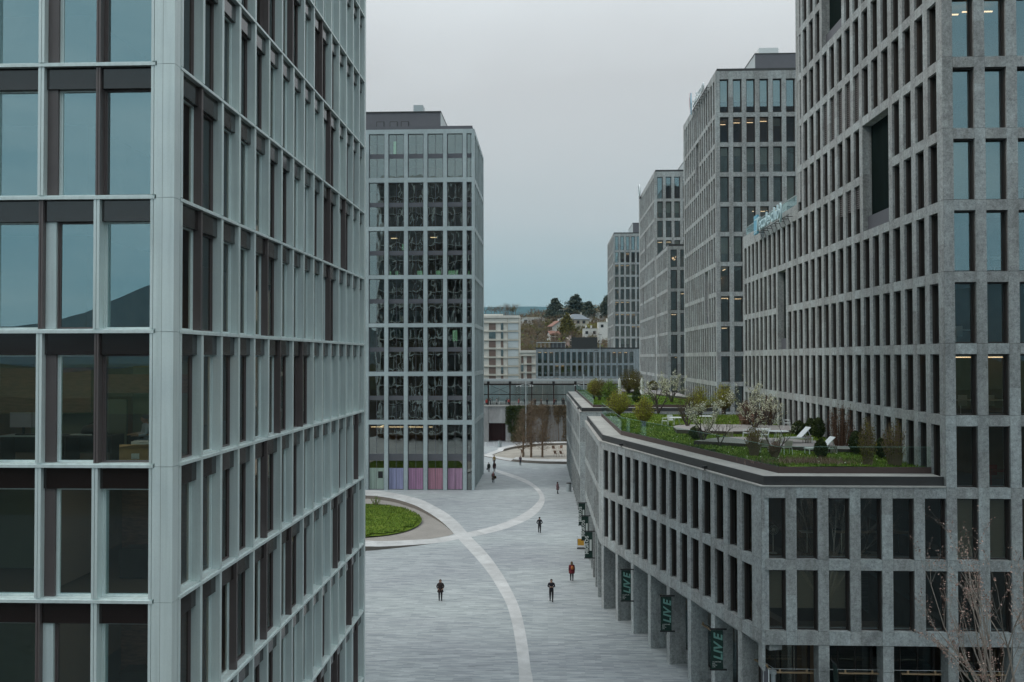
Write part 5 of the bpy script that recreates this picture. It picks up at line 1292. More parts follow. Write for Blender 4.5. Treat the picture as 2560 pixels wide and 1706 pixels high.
modern('apartment_block', 'white stepped building with chimneys right of the black roof box, beside the distant tower', 1190+2130/6.723, 740+800/6.723, [(-2, 9, 0, 9, -3, 9.5), (-9, -2, 2, 9, -3, 6.5), (2, 6, 3, 7, 9.7, 11.3), (-8, -7.2, 3, 4, 6.7, 8.2), (-5.5, -4.8, 3, 4, 6.7, 8.0)])
modern('white_building', 'small pale building on the skyline right of the cedars', 1190+2060/6.723, 740+440/6.723, [(-4, 3, 0, 7, -2, 4), (-7, -4, 1, 6, -2, 3)])
modern('white_building', 'low white building on the skyline between the cedars and the villa', 1190+1470/6.723, 740+400/6.723, [(-6, 6, 0, 7, -2, 4.5)])
modern('row_building', 'long low beige building half hidden by trees on the slope, left of the cedars', 1190+1150/6.723, 740+460/6.723, [(-14, 0, 0, 8, -3, 2.6), (3, 9, 2, 8, -3, 3.0)])

t = plant_at('sapling', 'slender young shrub at the back edge of the plaza lawn', 'shrub', dome_shrub(random.Random(77), 1.6, 1.5, GRN, n=260, stems=26, ls=.14, trunk=.2), (-22.4, 117.0, .1))
TMP = D.scenes.new('scratch')
def baked(o):
    TMP.collection.objects.link(o); vl = TMP.view_layers[0]; vl.update(); dg = vl.depsgraph; dg.update()
    me = D.meshes.new_from_object(o.evaluated_get(dg)); D.objects.remove(o); return me
# ---------------------------------------------------------------- lettering
def text_mesh(s, size, m, depth=.01, shear=0, space=1, bold=0):
    c = D.curves.new('lettering', 'FONT'); c.body = s; c.size = size; c.extrude = depth; c.shear = shear; c.space_character = space; c.offset = bold; c.resolution_u = 3
    c.align_x = 'LEFT'; c.align_y = 'BOTTOM_BASELINE'
    me = baked(D.objects.new('lettering', c)); me.materials.clear(); me.materials.append(m); return me
def letter(root, s, size, m, loc, rot, name='letter', advance=1.0, **kw):
    """each letter a part; loc/rot in the thing's space, text running along its local x"""
    x = 0
    for ch in s:
        me = text_mesh(ch, size, m, **kw); xs = [v.co.x for v in me.vertices]
        if not xs: x += size*.3; continue
        w_ = max(xs)-min(xs)
        for v in me.vertices: v.co.x -= min(xs)
        M_ = rot @ Vector((x, 0, 0)); o = link(name, me, root, Vector(loc)+M_, rot.to_euler() if hasattr(rot, 'to_euler') else rot); x += w_+size*.09*advance
    return x
UP = Matrix.Rotation(PI/2, 3, 'X')                       # text standing upright, facing -Y
FACE_W = Matrix.Rotation(-PI/2, 3, 'Z') @ UP             # facing -X, running towards the camera
# sign on the wing roof edge
sg = thing('roof_sign', 'pale blue lettering with a blue square on the roof edge of the stepped wing', 'sign', (19.55, 85.4, 31.0))
cy = mat('sign_face', (.44, .60, .64), .4); cb = mat('sign_blue', (.12, .38, .52), .4)
b = MB(); b.box(-.08, .08, -1.35, 0, 0, 1.75, cb); b.box(-.1, -.081, -1.2, -.25, 1.3, 1.42, cy); b.box(-.1, -.081, -1.2, -.2, .28, .36, cy); b.box(-.1, -.081, -1.2, -.35, .12, .2, cy); b.build('logo_panel', sg)
letter(sg, "l'école-club)", 1.72, cy, (-.08, -1.5, .2), FACE_W, depth=.07, advance=1.05, bold=.012)
b = MB(); b.box(.05, .1, -11.6, -1.4, .08, .13, DARKM)
for i in range(8): y = -1.6-1.35*i; b.box(.05, .55, y-.03, y+.03, .02, .07, DARKM); b.tube([(.1, y, .1), (.35, y, -.5)], .02, DARKM, 4)
b.build('support_frame', sg)
# sign on the tower with blinds
sg = thing('roof_sign', 'white lettering with a red and blue emblem on the tower roof edge', 'sign', (20.15, 127.0, 53.6))
b = MB(); rd = mat('sign_red', (.5, .2, .2), .4); bl = mat('sign_pale_blue', (.34, .52, .62), .4)
for s_, m_, o_ in ((1, rd, 0), (-1, bl, -.7)):
    pts = [(-.6+o_*.6, 3.0+o_*.2), (-.15+o_*.5, 2.2), (-.25+o_*.5, 1.2), (-.8+o_*.5, .1+o_*.5), (-.95+o_*.55, 1.4)]
    b.v += [(-.08, p[0], p[1]) for p in pts]+[(.08, p[0], p[1]) for p in pts]; k = len(b.v)-10; mi = b.mi(m_)
    b.f += [(k, k+1, k+2, k+3, k+4), (k+9, k+8, k+7, k+6, k+5)]+[(k+q, k+(q+1) % 5, k+5+(q+1) % 5, k+5+q) for q in range(5)]; b.m += [mi]*7
b.build('emblem', sg)
wl = mat('sign_white', (.66, .72, .74), .4)
letter(sg, 'swisscom', 2.1, wl, (0, -2.6, .35), FACE_W, depth=.08, bold=.02, advance=1.1)
b = MB(); b.box(.1, .16, -13, -1.5, .2, .28, DARKM)
for i in range(9): y = -1.8-1.35*i; b.box(.1, .5, y-.03, y+.03, .1, .16, DARKM); b.tube([(.12, y, .2), (.12, y, -.8)], .03, DARKM, 4)
b.build('support_frame', sg)
sg = thing('roof_sign', 'round white emblem on the far roof edge of the tower behind the lower granite block', 'sign', (19.8, 193.5, 54.0))
b = MB(); pts = [(0, 1.3*math.cos(2*PI*i/20), 1.3+1.3*math.sin(2*PI*i/20)) for i in range(21)]; b.tube(pts, .16, wl, 5, cap=False); b.build('ring', sg)
letter(sg, 'a', 2.2, wl, (0, .6, .75), FACE_W, depth=.08, bold=.03); b = MB(); b.box(.1, .3, -1, 1, -.3, -.1, DARKM); b.build('support_frame', sg)

# banners on the arcade
BG = mat('dark_green_cloth', (.010, .035, .027), .8, build=noisy(1.5, .15, world=True)); TL = mat('teal_print', (.15, .32, .28), .7); WP = mat('white_print', (.62, .66, .64), .7)
def banner(x, y, zb, kind, lb, w=.82, h=2.22, rot=0, grp='dark green banners on the arcade columns'):
    """hangs outwards (local -x) from the column at (x, y); cloth faces local -y"""
    t = thing('banner', lb, 'banner', (x, y, zb), rot, grp); b = MB()
    n = 8
    for i in range(n):
        z0, z1 = .05+(h-.1)*i/n, .05+(h-.1)*(i+1)/n; y0, y1 = .025*math.sin(i*.9), .025*math.sin((i+1)*.9)
        b.poly([(-w, y0, z0), (-.14, y0, z0), (-.14, y1, z1), (-w, y1, z1)], BG)
    b.build('cloth', t)
    for z in (0, h): b = MB(); b.box(-w-.05, .06, -.03, .05, z-.03, z+.05, BLACK); b.build('bracket', t)
    RT = Matrix.Rotation(-PI/2, 3, 'Y') @ UP                     # runs upwards, seen from the front
    if kind == 'LIVE':
        letter(t, 'LIVE', .66, TL, (-.20, -.045, .55), RT, depth=.004, shear=.3, advance=.1, bold=.02)
        for i in range(4): me = text_mesh(('OUVERTURE', 'BAR', 'RESTO', 'LIVE')[i], .085, WP, .003); link('small_print', me, t, (-w+.08, -.04, .42-.09*i), UP.to_euler())
    else:
        letter(t, kind, .40, WP, (-.52 if kind == 'MIGROS' else -.3, -.045, .38), RT, depth=.004, advance=.8, bold=.014)
        if kind == 'MIGROS': b = MB(); b.box(-.42, -.24, -.05, -.045, .65, 1.6, WP); b.build('printed_strip', t)
    return t
for i, y in enumerate((78.0, 85.6, 93.2)):
    banner(4.02, y, 2.25, 'MIGROS', ('dark green banner with white vertical lettering nearest the bend of the arcade', 'middle one of the three dark green banners with white vertical lettering', 'farthest of the three dark green banners with white vertical lettering')[i], h=2.3)
od = Vector((10.87-4.1, 46.4-71.3, 0)).normalized()
for i, px in enumerate((1579.5, 1680, 1806.7)):
    k = (px-1368)/2250; Y = (10.87+.272*46.4)/(k+.272); X = k*Y
    banner(X-.02, Y, 2.3, 'LIVE', ('teal lettered green banner on the arcade, farthest of the three that face the camera', 'teal lettered green banner on the arcade, second of the three that face the camera', 'largest teal lettered green banner, nearest the camera on the arcade')[i], rot=.0)
banner(14.35, 46.35, 1.9, 'LIVE', 'green banner seen nearly edge on, on the first pier right of the chamfered corner', rot=PI/2, h=2.3)
banner(21.0, 46.35, 1.9, 'CLASSIC', 'green banner seen nearly edge on behind the budding tree', rot=PI/2, h=2.3)

# brass bars hung between the columns
BRASS = mat('pale_brass', (.50, .36, .22), .35, .5)
def bar_lamp(p, rot, lb, L=2.0):
    t = thing('hanging_lamp', lb, 'lamp', p, rot, 'slim brass bar lamps hung between the ground floor columns'); b = MB(); b.box(-L/2, L/2, -.07, .07, 0, .05, BRASS); b.build('bar', t)
    for s in (-.68, .68): b = MB(); b.box(s-.04, s+.04, -.04, .04, .05, .2, BRASS); b.build('clamp', t)
    b = MB(); b.tube([(-L/2-.45, 0, .2), (L/2+.4, 0, .2)], .012, ZINC, 4); b.tube([(-.5, .05, .06), (-.2, 0, .14), (.25, .03, .1)], .02, BLACK, 4); b.build('wire', t)
for i, x in enumerate((12.55, 15.85, 19.0, 22.2)):
    bar_lamp((x, 46.9, 3.35), 0, ('brass bar lamp in the first ground floor opening right of the corner', 'brass bar lamp in the second ground floor opening from the corner', 'brass bar lamp in the third ground floor opening from the corner', 'brass bar lamp behind the branches of the budding tree')[i])
for i, s in enumerate((24.2, 17.9, 11.4, 4.9)):
    p = Vector((4.1, 71.3, 0))+od*s+Vector((.963, .27, 0))*.75
    bar_lamp((p.x, p.y, 3.4), math.atan2(od.y, od.x), ('brass bar lamp in the arcade bay nearest the corner', 'brass bar lamp in the arcade between the second and third green banner', 'brass bar lamp in the arcade between the first and second green banner', 'farthest brass bar lamp in the arcade, near the bend')[i], 1.9)
# corner detail
t = thing('corner_post', 'round white pipe and pale board standing under the cut corner of the granite block', 'post', (11.25, 46.75, 0)); b = MB(); b.lathe([(.12, 0), (.12, 3.3), (.17, 3.35), (.17, 3.5)], ZINC, 12, (.25, .05, 0)); b.build('pipe', t); b = MB(); b.box(-.25, .05, .0, .06, 0, 3.55, WHITE); b.build('board', t)

# floodlights on the copings
for i, (px, py, z) in enumerate(((1762, 1176, 12.98), (1553, 1118, 12.98), (1479.5, 1065, 12.98), (1446, 1024, 12.98))):
    p = on_z(px, py, z); t = thing('floodlight', ('small black floodlight on the stone ledge, nearest the corner of the roof garden', 'small black floodlight on the stone ledge just past the bend', 'small black floodlight on the ledge of the street side', 'small black floodlight on the ledge of the farther block')[i], 'floodlight', p, .4, 'floodlights on the ledges')
    b = MB(); b.box(-.13, .13, -.09, .09, .1, .26, BLACK); b.build('lamp_head', t); b = MB(); b.tube([(0, 0, 0), (0, 0, .12)], .03, BLACK, 5); b.box(-.1, .1, -.06, .06, 0, .02, BLACK); b.build('bracket', t)

# ---------------------------------------------------------------- garden furniture
WM_ = mat('white_garden_metal', (.66, .70, .70), .4); MESHF = mat('mesh_fabric', (.42, .40, .36), .8); WOOD = mat('weathered_wood', (.20, .12, .085), .8, build=noisy(6, .25)); GW = mat('grey_wood', (.28, .25, .22), .85, build=noisy(6, .2))
def chair(kind='white'):
    t = thing('garden_chair', 'x', 'chair'); m = WM_ if kind != 'wood' else WOOD; f = MESHF if kind == 'mesh' else m
    b = MB(); b.box(-.24, .24, -.24, .22, .42, .45, f); b.build('seat', t)
    b = MB()
    for i in range(5): y = .22+.03*i; b.box(-.24, .24, y, y+.025, .46+i*.085, .545+i*.085, f)
    b.build('backrest', t)
    for x in (-.24, .24):
        for y, dy in ((-.2, -.06), (.2, .08)): b = MB(); b.tube([(x, y, .43), (x*1.12, y+dy, 0)], .018, m, 5); b.build('leg', t)
        b = MB(); b.tube([(x*1.06, -.2, .43), (x*1.12, -.2, .66), (x*1.12, .26, .68)], .016, m, 5); b.build('armrest', t)
    return t
def round_table(r=.6, h=.73, m=None):
    m = m or WM_; t = thing('garden_table', 'x', 'table'); b = MB(); b.lathe([(r, 0), (r, .03)], m, 20, (0, 0, h-.03)); b.build('tabletop', t)
    for i in range(4): a = PI/4+i*PI/2; b = MB(); b.tube([(.18*math.cos(a), .18*math.sin(a), h-.03), (.42*math.cos(a), .42*math.sin(a), 0)], .018, m, 5); b.build('leg', t)
    return t
def lounger():
    t = thing('sun_lounger', 'x', 'sun lounger'); m = WM_
    b = MB(); b.box(-.95, .95, -.31, -.27, .30, .35, m); b.box(-.95, .95, .27, .31, .30, .35, m); b.box(-.95, -.91, -.27, .27, .30, .35, m); b.box(.91, .95, -.27, .27, .30, .35, m); b.build('frame', t)
    b = MB(); b.box(-.9, .1, -.27, .27, .355, .375, m); b.build('seat', t)
    b = MB(); b.poly([(.1, -.28, .37), (.1, .28, .37), (.78, .28, 1.02), (.78, -.28, 1.02)], m); b.poly([(.12, -.28, .34), (.8, -.28, .99), (.8, .28, .99), (.12, .28, .34)], m)
    for y in (-.3, .3): b.tube([(.1, y, .355), (.79, y, 1.01)], .025, m, 5)
    b.build('backrest', t)
    for x in (-.88, .88):
        for y in (-.29, .29): b = MB(); b.box(x-.025, x+.025, y-.02, y+.02, 0, .3, m); b.build('leg', t)
    b = MB(); b.tube([(.6, -.28, .84), (.8, -.28, .33)], .02, m, 5); b.tube([(.6, .28, .84), (.8, .28, .33)], .02, m, 5); b.build('prop', t); return t
def stool():
    t = thing('wooden_stool', 'x', 'stool'); b = MB(); b.box(-.22, .22, -.22, .22, .4, .44, GW); b.build('top', t)
    for x in (-.2, .16):
        for y in (-.2, .16): b = MB(); b.box(x, x+.04, y, y+.04, 0, .4, GW); b.build('leg', t)
    b = MB(); [b.box(-.15+.09*i, -.1+.09*i, -.19, -.17, 0, .4, GW) for i in range(4)]; b.build('slats', t); return t
used = {}
def furnish(maker, key, px, py, rot, lb, group, z=None):
    p = gz(px, py) if z is None else on_z(px, py, z)
    if z is None:
        for q in (path1, path2, path3):
            if inside((p.x, p.y), q): p.z = 13.935
    if key not in used: t = maker(); used[key] = t
    else: t = copy_tree(used[key])
    t.location = p; t.rotation_euler = (0, 0, rot); t['label'] = lb; t['group'] = group; return t
CG = 'chairs of the roof garden'; TG = 'tables of the roof garden'
furnish(lambda: chair(), 'c', 1866, 1097, -1.9, 'white chair seen from the side, left of the first round table', CG)
furnish(lambda: chair(), 'c', 1887, 1099, .3, 'white chair turned away, tucked under the first round table', CG)
furnish(lambda: chair(), 'c', 1912, 1113, -1.7, 'white chair at the left edge of the second round table', CG)
furnish(lambda: chair(), 'c', 1968, 1080, 1.2, 'white chair behind the second round table beside the far lounger', CG)
furnish(lambda: chair('mesh'), 'm', 1967, 1135, PI+.1, 'mesh back chair with white frame seen from behind, right of the low spreading tree', CG)
furnish(lambda: chair('mesh'), 'm', 1911, 1133, PI-.1, 'mesh back chair behind the twiggy bush, left of the low spreading tree', CG)
furnish(lambda: chair(), 'c', 1662, 1066, -1.8, 'white slatted chair at the left end of the farther terrace', CG)
furnish(lambda: chair(), 'c', 1677, 1061, .1, 'white chair behind the table on the farther terrace', CG)
furnish(lambda: chair('wood'), 'w', 1859, 1071, .2, 'brown wooden chair in front of the russet bush', CG)
furnish(lambda: chair('wood'), 'w', 1876, 1071, -.4, 'brown wooden chair right of the other wooden chair, below the white blossoms', CG)
furnish(lambda: round_table(.7), 't', 1902, 1096, 0, 'first round white table, with two white chairs at its left', TG)
furnish(lambda: round_table(.7), 't', 1946, 1115, 0, 'second round white table, behind the low spreading tree', TG)
furnish(lambda: round_table(.65), 't', 1692, 1068, 0, 'white table on the farther terrace beside two white chairs', TG)
furnish(lambda: round_table(.65), 't', 1768, 1061, 0, 'white table behind the cluster of white blossom', TG)
furnish(lambda: round_table(.6, .73, GW), 'g', 1576, 1003, 0, 'grey table beside the dark bush on the far lawn', TG)
furnish(lambda: round_table(.6, .73, GW), 'g', 1604, 1000, 0, 'grey table under the right hand parasol', TG)
furnish(lambda: round_table(.6, .73, GW), 'g', 1572, 985, 0, 'grey table at the back of the far lawn between the parasols', TG)
furnish(lounger, 'l', 1994, 1117, .25, 'white lounger farther back, facing the round tables', 'white sun loungers')
furnish(lounger, 'l', 2052, 1134, .2, 'white lounger nearest the stone piers, behind the small dark bush', 'white sun loungers')
furnish(stool, 's', 2081, 1134, .1, 'small slatted wooden stool right of the nearer lounger', 'slatted stools')
furnish(stool, 's', 2017, 1117, .1, 'small slatted wooden stool right of the farther lounger', 'slatted stools')
furnish(stool, 's', 1824, 1095, .1, 'small square wooden stool at the left tip of the terrace', 'slatted stools')
CAN = mat('canvas_white', (.62, .64, .63), .85)
def parasol(h=2.9):
    t = thing('closed_parasol', 'x', 'parasol'); b = MB(); b.tube([(0, 0, 0), (0, 0, h)], .03, ZINC, 6); b.build('pole', t)
    b = MB(); b.box(-.3, .3, -.3, .3, 0, .06, DARKM); b.build('base', t)
    b = MB(); n = 16; pr = [(.30, .55), (.24, .8), (.17, 1.1), (.15, 1.5), (.17, 1.9), (.18, 2.4), (.13, 2.7), (.03, 2.95)]
    k = b.mi(CAN)
    for r_, z in pr:
        for q in range(n): a = 2*PI*q/n; rr_ = r_*(1+.28*(q % 2)*(1 if z < 2.5 else .2)); b.v.append((rr_*math.cos(a), rr_*math.sin(a), z*h/2.95))
    for j in range(len(pr)-1):
        for q in range(n): b.f.append((j*n+q, j*n+(q+1) % n, (j+1)*n+(q+1) % n, (j+1)*n+q)); b.m.append(k)
    b.build('canopy', t); b = MB(); b.lathe([(.17, 0), (.18, .05)], CAN, 12, (0, 0, 1.45)); b.build('strap', t); return t
furnish(parasol, 'p', 1549, 996, 0, 'closed white parasol, left one on the far lawn', 'closed white parasols')
furnish(parasol, 'p', 1605, 994, .3, 'closed white parasol, right one on the far lawn beside the brown shrub', 'closed white parasols')
furnish(parasol, 'p', 1589, 978, .5, 'closed white parasol farthest back, only its top above the brown shrub', 'closed white parasols')
# plaza furniture
for i, (x, y, r) in enumerate(((1.4, 188, .5), (2.7, 189, -.6), (1.75, 178, .8), (2.85, 178, 2.4), (-4.9, 179.5, .2))):
    t = copy_tree(used['w']); t.location = (x, y, .02); t.rotation_euler = (0, 0, r); t.scale = (1.3,)*3; t['group'] = 'chairs in the far gravel bed'
    t['label'] = ('brown chair at the back of the round gravel bed, left of its neighbour', 'brown chair at the back of the round gravel bed, rightmost there', 'left one of two brown chairs facing each other at the right of the gravel bed', 'right one of two brown chairs facing each other at the right of the gravel bed', 'brown chair left of the bare trees in the gravel bed')[i]
def bin_(x, y, h, r, lb):
    t = thing('litter_bin', lb, 'bin', (x, y, 0)); b = MB(); b.lathe([(r, 0), (r, h*.86)], ZINC, 16); b.build('body', t); b = MB(); b.lathe([(r*.9, h*.86), (r*1.05, h*.92), (r*.6, h)], DARKM, 16); b.build('lid', t)
p = on_z(1249, 1118, 0); bin_(p.x, p.y, 1.5, .45, 'pale cylindrical bin beside the dark red doorway')
p = on_z(1422, 1229, 0); bin_(p.x, p.y, 1.3, .38, 'grey litter bin by the arcade columns of the farther block')
for i, px in enumerate((1215, 1235.5)):
    p = on_z(px, 1117, 0); t = thing('bollard', ('pale bollard left in front of the dark red doorway', 'pale bollard in the middle of the dark red doorway')[i], 'bollard', p, 0, 'pale bollards'); b = MB(); b.lathe([(.07, 0), (.07, .95), (.05, 1.0)], WHITE, 10); b.build('post', t); b = MB(); b.lathe([(.11, 0), (.11, .03)], ZINC, 10); b.build('foot', t)
p = on_z(1452, 1372, 0); t = thing('advertising_stand', 'yellow advertising stand on a low wheeled frame by the arcade', 'stand', p); YL = mat('yellow_print', (.62, .33, .04), .6)
b = MB(); b.box(-.33, .33, -.02, .02, .32, 1.0, YL); b.build('panel', t); b = MB(); [b.box(x, x+.04, -.04, .04, .1, 1.25, WM_) for x in (-.38, .34)]; b.box(-.38, .38, -.03, .03, 1.25, 1.29, WM_); b.box(-.38, .38, -.25, .25, .06, .1, DARKM); b.build('frame', t)
for x in (-.34, .34): b = MB(); b.tube([(x-.03, -.2, .06), (x+.03, -.2, .06)], .06, BLACK, 8); b.build('wheel', t)
for x, y, h, lb in ((13.3, 246, 21.5, 'slim tall lamp post in front of the grey office block'), (14.9, 255, 26, 'second slim post further right in front of the grey office block')):
    t = thing('lamp_post', lb, 'lamp post', (x, y, 7.6), 0, 'lamp posts by the railway'); b = MB(); b.tube([(0, 0, 0), (0, 0, h-7.6)], [.13, .07], ZINC, 6); b.build('pole', t); b = MB(); b.box(-.5, .5, -.1, .1, h-7.7, h-7.55, DARKM); b.build('lamp_head', t)
# things behind the glass of the granite block
p = on_y(1933, 1389, 47.9); t = thing('standing_fan', 'white standing fan behind the first corner window of the granite block', 'fan', (p.x, 47.9, 9.24)); FW_ = mat('fan_white', (.75, .8, .78), .4)
b = MB(); b.lathe([(.22, 0), (.2, .03), (.03, .05)], FW_, 16); b.build('base', t); b = MB(); b.tube([(0, 0, .04), (0, 0, 1.05)], .03, FW_, 8); b.build('stand', t)
b = MB(); [b.tube([(r*math.cos(2*PI*i/20), -.08, 1.22+r*math.sin(2*PI*i/20)) for i in range(21)], .008, FW_, 4, cap=False) for r in (.24, .17, .1)]
for i in range(12): a = PI*i/6; b.tube([(0, -.1, 1.22), (.24*math.cos(a), -.08, 1.22+.24*math.sin(a))], .004, FW_, 3)
b.build('cage', t); b = MB(); b.lathe([(.07, 0), (.08, .06), (.04, .14)], FW_, 10, (0, -.06, 1.16)); b.build('motor', t)
b = MB()
for i in range(4): a = PI*i/2; b.poly([(0, -.07, 1.22), (.2*math.cos(a), -.07, 1.22+.2*math.sin(a)), (.2*math.cos(a+.7), -.05, 1.22+.2*math.sin(a+.7))], ZINC)
b.build('blades', t)
for i, (px, w_) in enumerate(((2018, .7), (2104, .9), (2165, .8), (2246, .8))):
    p = on_y(px, 1388, 48.0); t = thing('high_table', ('high table with a thin white top in the second window from the corner', 'high table with a thin top in the third window from the corner', 'high table in the fourth window from the corner', 'high table in the fifth window from the corner')[i], 'table', (p.x, 48.0, 9.24), 0, 'high tables behind the corner windows')
    b = MB(); b.box(-.35, w_-.1, -.3, .3, 1.1, 1.13, (WM_, BRASS)[i > 0]); b.build('tabletop', t); b = MB(); b.tube([(0, 0, 0), (0, 0, 1.1)], .025, (FW_, DARKM)[i > 1], 6); b.build('column', t); b = MB(); b.lathe([(.25, 0), (.22, .03)], DARKM, 14); b.build('foot', t)

# ---------------------------------------------------------------- people
SKIN = mat('skin', (.36, .22, .16), .6)
def cloth(c): return mat('cloth_%d_%d_%d' % tuple(int(x*200) for x in c), c, .85)
def person(label, loc, rot, coat=(.02, .02, .02), legs=(.015, .015, .018), hair=(.03, .02, .015), h=1.74, stride=.12, hem=None, arms='down', hairlen=0, bend=.0, fine=True, hood=None, sit=False, group=None, shoes=(.01, .01, .01)):
    """faces local -y"""
    k = h/1.75; V = []; E_ = []; Rd = []
    def v(x, y, z, r, frm=None, ry=None):
        V.append((x*k, y*k, z*k)); f_ = 1.27 if r > .03 else 1.1; Rd.append((r*k*f_, (ry or r)*k*f_)); i = len(V)-1
        if frm is not None: E_.append((frm, i))
        return i
    pz = .95 if not sit else .52
    up = 0 if not sit else -.43
    pel = v(0, 0, pz, .135, None, .10); sp = v(0, -.01-bend*.2, 1.14+up, .125, pel, .09); ch = v(0, -.01-bend*.6, 1.33+up, .155, sp, .105); sh = v(0, -bend, 1.44+up, .10, ch, .08)
    nk = v(0, -bend*1.2-.005, 1.51+up, .05, sh); hb = v(0, -bend*1.5-.02, 1.585+up, .072, nk, .08); hd = v(0, -bend*1.8-.012, 1.66+up, .086, hb, .098); ht = v(0, -bend*1.9+.0, 1.725+up, .06, hd, .07)
    ns = v(0, -bend*1.7-.118, 1.625+up, .013, hd)
    for s in (-1, 1): ea = v(s*.088, -bend*1.6, 1.63+up, .014, hd)
    hands = []; feet = []
    for s in (-1, 1):
        if sit:
            hp = v(s*.09, -.02, .5, .09, pel); kn = v(s*.11, -.42, .5, .062, hp); an = v(s*.11, -.42, .09, .042, kn); to = v(s*.12, -.58, .035, .04, an)
        else:
            fy = -s*stride; hp = v(s*.09, 0, .86, .092, pel); kn = v(s*.10, fy*.5-.03, .49, .062, hp); an = v(s*.095, fy, .085+(.05 if fy > .1 else 0), .043, kn); to = v(s*.10, fy-.15, .035+(.0 if fy > .1 else 0), .042, an)
        feet.append(V[an])
        shx, shy = s*.19, -bend; sl = v(shx, shy, 1.42+up, .062, sh)
        if arms == 'down': el = v(s*.245, shy+s*stride*.5+.02, 1.15+up, .046, sl); wr = v(s*.25, shy+s*stride*1.1-.06, .91+up, .032, el); d = Vector((0, -.25, -1))
        elif arms == 'phone': el = v(s*.27, shy+.03, 1.17+up, .047, sl); wr = v(s*.08, shy-.24, 1.19+up, .031, el); d = Vector((-s*.6, -.7, .25))
        elif arms == 'pockets': el = v(s*.30, shy+.06, 1.17+up, .048, sl); wr = v(s*.20, shy-.10, 1.0+up, .034, el); d = Vector((-s*.7, -.3, -.5))
        else: el = v(s*.24, shy-.05, 1.17+up, .047, sl); wr = v(s*.18, shy-.3, 1.16+up, .032, el); d = Vector((0, -1, -.1))
        d.normalize(); W0 = Vector(V[wr])/k; pa = v(*(W0+d*.07), .036, wr, .022); hands.append(Vector(V[pa]))
        if fine:
            side = d.cross(Vector((0, 0, 1))); side = side.normalized() if side.length > .1 else Vector((1, 0, 0)); cur = Vector((-s*.35, -.2, 0))
            for q, ln in enumerate((.062, .07, .066, .052)):
                o_ = side*(.024*(q-1.5)); a = v(*(W0+d*.10+o_), .0095, pa); c2 = v(*(W0+d*(.10+ln*.55)+o_+cur*.02), .0085, a); v(*(W0+d*(.10+ln)+o_*.95+cur*.06), .0075, c2)
            a = v(*(W0+d*.055-side*.04), .0105, pa); v(*(W0+d*.09-side*.055+cur*.02), .009, a)
    me = D.meshes.new('body'); me.from_pydata(V, E_, []); o = D.objects.new('body', me)
    md = o.modifiers.new('skin', 'SKIN'); md.use_smooth_shade = True
    sv = me.skin_vertices[0].data
    for i, r in enumerate(Rd): sv[i].radius = r
    sv[0].use_root = True
    sb = o.modifiers.new('sub', 'SUBSURF'); sb.levels = 1; sb.render_levels = 1
    m2 = baked(o)
    for m in (cloth(coat), cloth(legs), SKIN, cloth(shoes)): m2.materials.append(m)
    for p in m2.polygons:
        c = p.center/k; mi = 0
        if c.z > 1.505+up: mi = 2
        elif any((p.center-q).length < .115*k for q in hands) and fine: mi = 2
        elif not sit and c.z < .93 and abs(c.x) < .2: mi = 1 if c.z > .075 else 3
        elif sit and (c.z < .56): mi = 1 if c.z > .075 else 3
        p.material_index = mi
    t = thing('person', label, 'person', loc, rot, group); m2.name = 'body'; link('body', m2, t)
    hy = -bend*1.8; hz = 1.665+up; b = MB(); hm = cloth(hair if not hood else hood); n = 12
    prof = [(.088, -.035 if not hairlen else -.07), (.102, .0), (.1, .045), (.078, .085), (.035, .108), (.004, .112)]
    b.lathe([(r*k, z*k) for r, z in prof], hm, n, (0, (hy+.014)*k, hz*k), 1, 1.1)
    if hairlen:
        b.lathe([(.05*k, (-.12-hairlen)*k), (.1*k, (-.09-hairlen*.6)*k), (.108*k, -.06*k), (.1*k, .0)], hm, n, (0, (hy+.05)*k, hz*k), 1.05, .72)
    hair_o = b.build('hair', t, smooth=True)
    b = MB()
    for s in (-1, 1): b.lathe([(.004*k, -.004), (.011*k, 0), (.004*k, .008)], BLACK, 6, (s*.032*k, (hy-.108)*k, 1.655*k+up*k))
    if fine: b.build('eyes', t)
    if hem is not None:
        b = MB(); b.lathe([(.275*k, hem*k), (.25*k, (hem+.9)/2*k), (.205*k, 1.05*k), (.21*k, 1.25*k), (.215*k, 1.38*k), (.15*k, 1.46*k), (.08*k, 1.5*k)], cloth(coat), 16, (0, -bend*.5*k, 0), 1, .72)
        b.build('coat', t, smooth=True)
    return t
def gp(px, py): p = on_z(px, py, 0); return Vector((p.x, p.y, .003))
def backpack(loc, rot, c, lb, nm='backpack', s=1.0):
    t = thing(nm, lb, nm.replace('_', ' '), loc, rot); b = MB(); b.lathe([(.05*s, -.2*s), (.15*s, -.18*s), (.16*s, 0), (.14*s, .14*s), (.06*s, .2*s)], cloth(c), 12, (0, 0, 0), 1, .55); b.build('bag_body', t, smooth=True)
    b = MB(); b.tube([(-.08*s, -.05*s, .17*s), (-.1*s, -.16*s, .1*s), (-.1*s, -.13*s, -.12*s)], .014, cloth(c), 5); b.tube([(.08*s, -.05*s, .17*s), (.1*s, -.16*s, .1*s), (.1*s, -.13*s, -.12*s)], .014, cloth(c), 5); b.build('strap', t); return t
p = gp(1101, 1502); person('long haired person in a dark brown coat standing alone on the left of the plaza', p, .2, coat=(.025, .014, .014), hair=(.055, .028, .018), hem=.72, hairlen=.18, h=1.68, stride=.05, arms='pockets')
p = gp(1378.5, 1504); person('man in dark clothes walking towards the camera, looking at his phone', p, 0, coat=(.016, .014, .022), hair=(.03, .02, .018), h=1.78, stride=.12, arms='phone', bend=.05)
